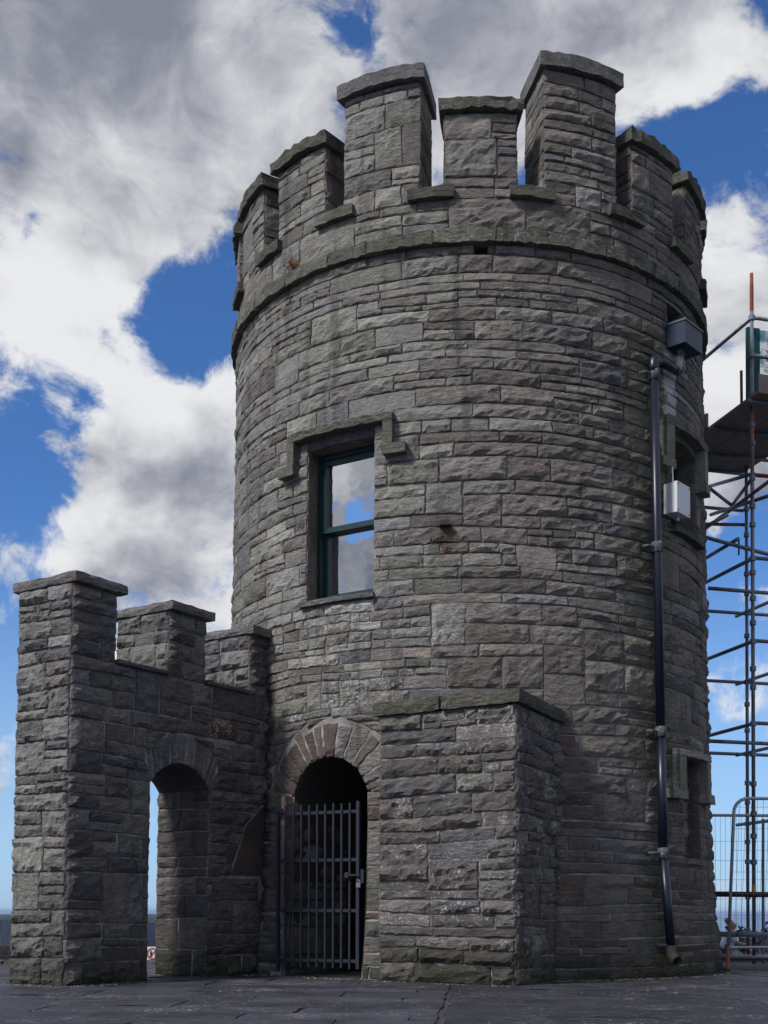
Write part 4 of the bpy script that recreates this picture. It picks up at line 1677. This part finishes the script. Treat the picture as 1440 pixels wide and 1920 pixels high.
for i in range(26):
    a = rl.uniform(0, 1, 4)
    p = PA + LV * (.2 + a[0] * .9) + TV * (.1 + .06 * a[1])
    q_ = PA + LV * (.2 + a[2] * .9) + TV * (.1 + .06 * a[3])
    za, zb = rl.uniform(7.75, 8.7, 2)
    nt_.tube([z3(p, za), (z3(p, za) + z3(q_, zb)) / 2 - Zv * .05, z3(q_, zb)], .004, 4)
m, t, b = new_mat('teal debris netting')
tr_ = t.n('ShaderNodeBsdfTransparent')
mx_ = t.n('ShaderNodeMixShader')
set_(t, b, (.10, .34, .42), .8, .1)
P = t.n('ShaderNodeNewGeometry').outputs['Position']
t.put(mx_.inputs[0], t.smooth(t.noise(P, 6, 4, .6), .35, .6, .25, .75))
t.t.links.new(tr_.outputs[0], mx_.inputs[1])
t.t.links.new(b.outputs[0], mx_.inputs[2])
for nd in t.t.nodes:
    if nd.type == 'OUTPUT_MATERIAL':
        t.t.links.new(mx_.outputs[0], nd.inputs[0])
MB().box(z3(PA + TV * .16 + LV * .21, 7.84), LV * 1.5, TV * .006, (0, 0, .86)).build('debris_netting', m, sc)
nt_.build('torn_netting', plain_mat('teal net', (.02, .10, .10), .7), sc, kind='stuff')
for s_, z in ((1.0, .02), (0, .02)):
    pass
tb = MB().box((4.62, 15.86, .0), (2.2, .1, 0), (-.01, .2, 0), (0, 0, .045)).build('sole_board', M_RUST, sc)
MB().box((4.35, 15.55, .0), (1.6, -.12, 0), (.015, .2, 0), (0, 0, .05)).build('sole_board', M_BOARD, sc)
MB().box((4.9, 18.3, .0), (2.2, .1, 0), (-.01, .2, 0), (0, 0, .045)).build('sole_board', M_RUST, sc)

# ------------------------------------------------------------------ mesh site fences
M_GALV = plain_mat('galvanised fence tube', (.34, .35, .37), .4, .5, .5, var=.3, scale=9, rust=(.16, .06, .03), rust_t=.66)
M_WIRE = plain_mat('fence wire', (.20, .21, .23), .5, .4, .5)


def fence(lab, o, d, wdt, ht_, lean, z0, group):
    o, d = np.array(o, float), np.array(d, float)
    d /= np.linalg.norm(d)
    th = thing('site_fence', lab, 'fence', tuple(o), group)
    P = lambda s, z: Vector(o + d * (s + lean * z) + Zv * z)
    r_ = .17
    pts = [P(0, 0)] + [P(0, ht_ - r_)] + [P(r_ - r_ * math.cos(a), ht_ - r_ + r_ * math.sin(a)) for a in np.linspace(.2, math.pi / 2, 7)]
    pts += [P(wdt - r_, ht_)] + [P(wdt - r_ + r_ * math.sin(a), ht_ - r_ + r_ * math.cos(a)) for a in np.linspace(.2, math.pi / 2, 7)] + [P(wdt, 0)]
    MB().tube(pts, .021, 12).build('frame', M_GALV, th, True)
    MB().tube([P(.02, z0), P(wdt - .02, z0)], .019, 10).build('bottom_rail', M_GALV, th, True)
    wv, wh = MB(), MB()
    s = .07
    i = 0
    while s < wdt - .03:
        wob = .008 * math.sin(i * 1.9)
        zt_ = ht_ - (.06 if s < .12 or s > wdt - .12 else 0)
        wv.tube([P(s, z0), P(s + wob, (z0 + ht_) / 2), P(s, zt_)], .0022, 4)
        s += .075
        i += 1
    for z in np.arange(z0 + .25, ht_ - .1, .27):
        wh.tube([P(.02, z), P(wdt * .5, z + .01), P(wdt - .02, z)], .0022, 4)
    wv.build('mesh_wires', M_WIRE, th, kind='stuff')
    wh.build('cross_wire', M_WIRE, th, kind='stuff')
    return th, P


f1, PF = fence('galvanised mesh fence panel with orange paint at the foot of its post', (4.275, 15.08, 0), (1, .05, 0), 3.4, 2.15, .045, .17, 'mesh fence panels')
MB().tube([PF(0, .03), PF(0, .30)], .0225, 12).build('orange_band', M_ORANGE, f1)
MB().tube([PF(.02, .29), PF(3.38, .31)], .018, 10).build('mid_rail', M_GALV, f1)
v0 = PF(.03, .16)
MB().box((v0.x, v0.y + .03, .17), (.17, 0, 0), (0, .012, 0), (0, 0, .004)).build('brace_foot', M_GALV, f1)
br_ = MB()
br_.add([(v0.x + .02, v0.y + .03, .175), (v0.x + .19, v0.y + .03, .175), (v0.x + .02, v0.y + .03, .35), (v0.x + .02, v0.y + .042, .175), (v0.x + .19, v0.y + .042, .175), (v0.x + .02, v0.y + .042, .35)],
        [(0, 1, 2), (3, 5, 4), (0, 3, 4, 1), (1, 4, 5, 2), (2, 5, 3, 0)])
br_.build('corner_plate', plain_mat('grey corner plate', (.33, .34, .36), .6), f1)
ch = MB()
for i in range(7):
    p = PF(.45 + .02 * i, 2.13 - .035 * i)
    ch.tube([p + Vector((.014 * math.cos(a), -.03, .014 * math.sin(a))) for a in np.linspace(0, 5.6, 8)], .004, 5)
ch.build('chain', M_IRON, f1)
fence('second mesh fence panel standing behind the scaffold poles, partly hidden by the tower', (4.05, 16.95, 0), (1, .04, 0), 3.4, 2.09, 0, .12, 'mesh fence panels')
tube_ = MB().tube([(5.35, 17.1, 0), (5.36, 17.1, 2.05)], .021, 10).build('fence_post', M_TUBE, None)
tag(tube_, 'slim dark steel post standing between the rear fence panel and the low wall', 'post')

# traffic cone
cn = thing('traffic_cone', 'small orange-red traffic cone behind the fence near the rear scaffold pole', 'cone', (5.86, 19.4, 0))
M_CONE = plain_mat('cone plastic', (.62, .06, .03), .5, .4, var=.1)
MB().tube([(5.86, 19.4, .025), (5.86, 19.4, .04), (5.86, 19.4, .21), (5.86, 19.4, .215)], [.06, .052, .03, .024], 16).build('cone_body', M_CONE, cn, True)
MB().tube([(5.86, 19.4, .12), (5.86, 19.4, .165)], [.0435, .0385], 16).build('white_band', plain_mat('cone band', (.7, .7, .7)), cn)
MB().box((5.78, 19.32, 0), (.16, 0, 0), (0, .16, 0), (0, 0, .027)).build('cone_base', M_CONE, cn)


# ------------------------------------------------------------------ person sitting behind the fence
def skin(name, joints, bones, mat, parent, sub=2):
    me = bpy.data.meshes.new(name)
    me.from_pydata([j[:3] for j in joints], bones, [])
    o = bpy.data.objects.new(name, me)
    COL.objects.link(o)
    o.parent = parent
    o.matrix_parent_inverse = Matrix.Translation(-origin(parent))
    sk = o.modifiers.new('skin', 'SKIN')
    for i, j in enumerate(joints):
        v = me.skin_vertices[0].data[i]
        v.radius = (j[3], j[4] if len(j) > 4 else j[3])
        v.use_root = i == 0
    sk.use_smooth_shade = True
    ss_ = o.modifiers.new('sub', 'SUBSURF')
    ss_.levels = ss_.render_levels = sub
    me.materials.append(mat)
    return o


X, Y = 5.64, 20.
person = thing('person', 'person in a white top with fair hair in a bun, sitting hunched behind the fence', 'person', (X, Y, 0))
M_SKIN = plain_mat('skin', (.42, .22, .16), .55, .4, var=.08)
M_HAIR = plain_mat('fair hair', (.36, .21, .12), .6, .3, var=.35, scale=60)
M_TOP = plain_mat('white cotton top', (.72, .72, .76), .85, .2, var=.06, scale=20)
M_JEAN = plain_mat('dark trousers', (.03, .035, .05), .9, .2)


def g(x, y, z, *r):
    return (X + x, Y + y, z, *r)


# one continuous body: pelvis, spine, neck, head; two legs folded forward, two arms to the lap with palm, thumb and fingers
J = [g(0, .0, .09, .10), g(.02, 0, .2, .095), g(.05, 0, .31, .10), g(.08, 0, .395, .06), g(.10, -.005, .44, .04), g(.125, -.02, .50, .062), g(.13, -.03, .565, .064),
     g(.05, -.09, .09, .07), g(.38, -.14, .19, .05), g(.34, -.16, .04, .035), g(.45, -.17, .025, .03),
     g(.05, .09, .09, .07), g(.38, .12, .19, .05), g(.34, .14, .04, .035), g(.45, .15, .025, .03),
     g(.09, -.15, .36, .045), g(.14, -.2, .22, .036), g(.29, -.14, .2, .027), g(.35, -.11, .2, .022),
     g(.09, .15, .36, .045), g(.14, .2, .22, .036), g(.29, .13, .2, .027), g(.35, .09, .2, .022)]
B_ = [(0, 1), (1, 2), (2, 3), (3, 4), (4, 5), (5, 6), (0, 7), (7, 8), (8, 9), (9, 10), (0, 11), (11, 12), (12, 13), (13, 14),
      (2, 15), (15, 16), (16, 17), (17, 18), (2, 19), (19, 20), (20, 21), (21, 22)]
for sgn, w_ in ((-1, 18), (1, 22)):
    b0 = J[w_]
    for kf, (dy, ln) in enumerate(((-.022, .055), (-.007, .065), (.008, .06), (.022, .045))):
        J.append((b0[0] + .05, b0[1] + dy, b0[2] - .004, .0085))
        J.append((b0[0] + .05 + ln * .8, b0[1] + dy, b0[2] - .03, .007))
        B_ += [(w_, len(J) - 2), (len(J) - 2, len(J) - 1)]
    J.append((b0[0] + .02, b0[1] - sgn * .035, b0[2] + .012, .009))
    B_.append((w_, len(J) - 1))
body = skin('body', J, B_, M_SKIN, person)
hd = skin('nose', [g(.20, -.045, .525, .012), g(.215, -.05, .515, .010)], [(0, 1)], M_SKIN, person, 1)
skin('blouse', [g(0, .0, .10, .125), g(.02, 0, .2, .118), g(.05, 0, .31, .122), g(.08, 0, .385, .075), g(.09, -.15, .36, .058), g(.135, -.195, .23, .047), g(.09, .15, .36, .058), g(.135, .195, .23, .047)],
     [(0, 1), (1, 2), (2, 3), (2, 4), (4, 5), (2, 6), (6, 7)], M_TOP, person)
skin('trousers', [g(.0, 0, .08, .115), g(.05, -.09, .09, .08), g(.39, -.14, .19, .06), g(.345, -.16, .07, .046), g(.05, .09, .09, .08), g(.39, .12, .19, .06), g(.345, .14, .07, .046)],
     [(0, 1), (1, 2), (2, 3), (0, 4), (4, 5), (5, 6)], M_JEAN, person)
skin('hair', [g(.075, .02, .50, .05), g(.09, .005, .56, .07), g(.12, -.01, .60, .066), g(.02, .01, .60, .035), g(-.005, .01, .625, .045)], [(0, 1), (1, 2), (1, 3), (3, 4)], M_HAIR, person)
for sy in (-1, 1):
    MB().tube([(X + .188, Y - .045 + sy * .024 - .012, .545), (X + .194, Y - .047 + sy * .024 - .012, .545)], .008, 6).build('eye', plain_mat('eye', (.05, .03, .02)), person)
MB().box((X + .187, Y - .075, .487), (.005, .003, 0), (0, .04, 0), (0, 0, .007)).build('mouth', plain_mat('lip', (.3, .1, .09)), person)

# ------------------------------------------------------------------ grit and moss along the foot of the walls
rg_ = np.random.default_rng(31)
gr, ms = MB(), MB()


def pebble(m, p, r_, rg):
    q = [(1, 0, 0), (0, 1, 0), (-1, 0, 0), (0, -1, 0)]
    v = [(p[0] + a * r_ * rg.uniform(.6, 1.2), p[1] + b * r_ * rg.uniform(.6, 1.2), p[2]) for a, b, c in q] + [(p[0] + rg.uniform(-.3, .3) * r_, p[1], p[2] + r_ * rg.uniform(.4, .8))]
    m.add(v, [(0, 1, 4), (1, 2, 4), (2, 3, 4), (3, 0, 4)])


foot = []
for th in np.arange(-52, 95, .5):
    if not -20 < th < 13:
        foot.append((np.array(tp(th, 0, .05)), np.array([math.sin(R(th)), -math.cos(R(th)), 0])))
for s_ in np.arange(0, BL, .03):
    foot.append((B0 + bl * s_ + nf * .04, nf))
for s_ in np.arange(0, 1.1, .03):
    foot.append((B0 + br * s_ + nr * .04, nr))
for s_ in np.arange(0, 2.9, .03):
    if not A0 < s_ < A1:
        foot.append((W0 + wd_ * s_ + wn_ * .04, wn_))
for s_ in np.arange(0, WT, .03):
    foot.append((W0 + we_ * s_ - wd_ * .04, -wd_))
for p, n_ in foot:
    for i in range(3):
        q_ = p + n_ * abs(rg_.normal(0, .07)) + rg_.normal(0, .02, 3) * (1, 1, 0)
        pebble(gr, (q_[0], q_[1], .0), rg_.uniform(.005, .02), rg_)
    if rg_.random() < .55:
        for i in range(2):
            q_ = p + n_ * rg_.uniform(-.02, .05) + rg_.normal(0, .015, 3) * (1, 1, 0)
            pebble(ms, (q_[0], q_[1], .0), rg_.uniform(.012, .035), rg_)
for i in range(900):
    q_ = (rg_.uniform(-4.5, 5.5), rg_.uniform(7.3, 13.5))
    pebble(gr, (*q_, .004), rg_.uniform(.003, .009), rg_)
tag(gr.build('grit', plain_mat('pale grit', (.16, .15, .14), .9, var=.5, scale=40), None), 'loose pale grit scattered over the dark paving', 'grit', kind='stuff')
tag(ms.build('moss', plain_mat('dark moss', (.035, .042, .016), .95, .1, var=.5, scale=40), None), 'dark green moss along the foot of the stone walls', 'moss', kind='stuff')

# ------------------------------------------------------------------ sea air that fades the far cliffs and the horizon
hm = bpy.data.materials.new('haze')
hm.use_nodes = True
ht_ = NT(hm.node_tree)
pv = ht_.n('ShaderNodeVolumePrincipled')
ho = ht_.n('ShaderNodeOutputMaterial')
pv.inputs['Color'].default_value = (.5, .68, .98, 1)
pv.inputs['Density'].default_value = .00013
pv.inputs['Anisotropy'].default_value = .2
hm.node_tree.links.new(pv.outputs[0], ho.inputs['Volume'])
MB().box((-95000, -95000, -122), (190000, 0, 0), (0, 190000, 0), (0, 0, 134)).build('haze', hm, None, kind='stuff')
tag(bpy.data.objects['haze'], 'pale blue sea haze softening the far cliffs and the horizon', 'haze')
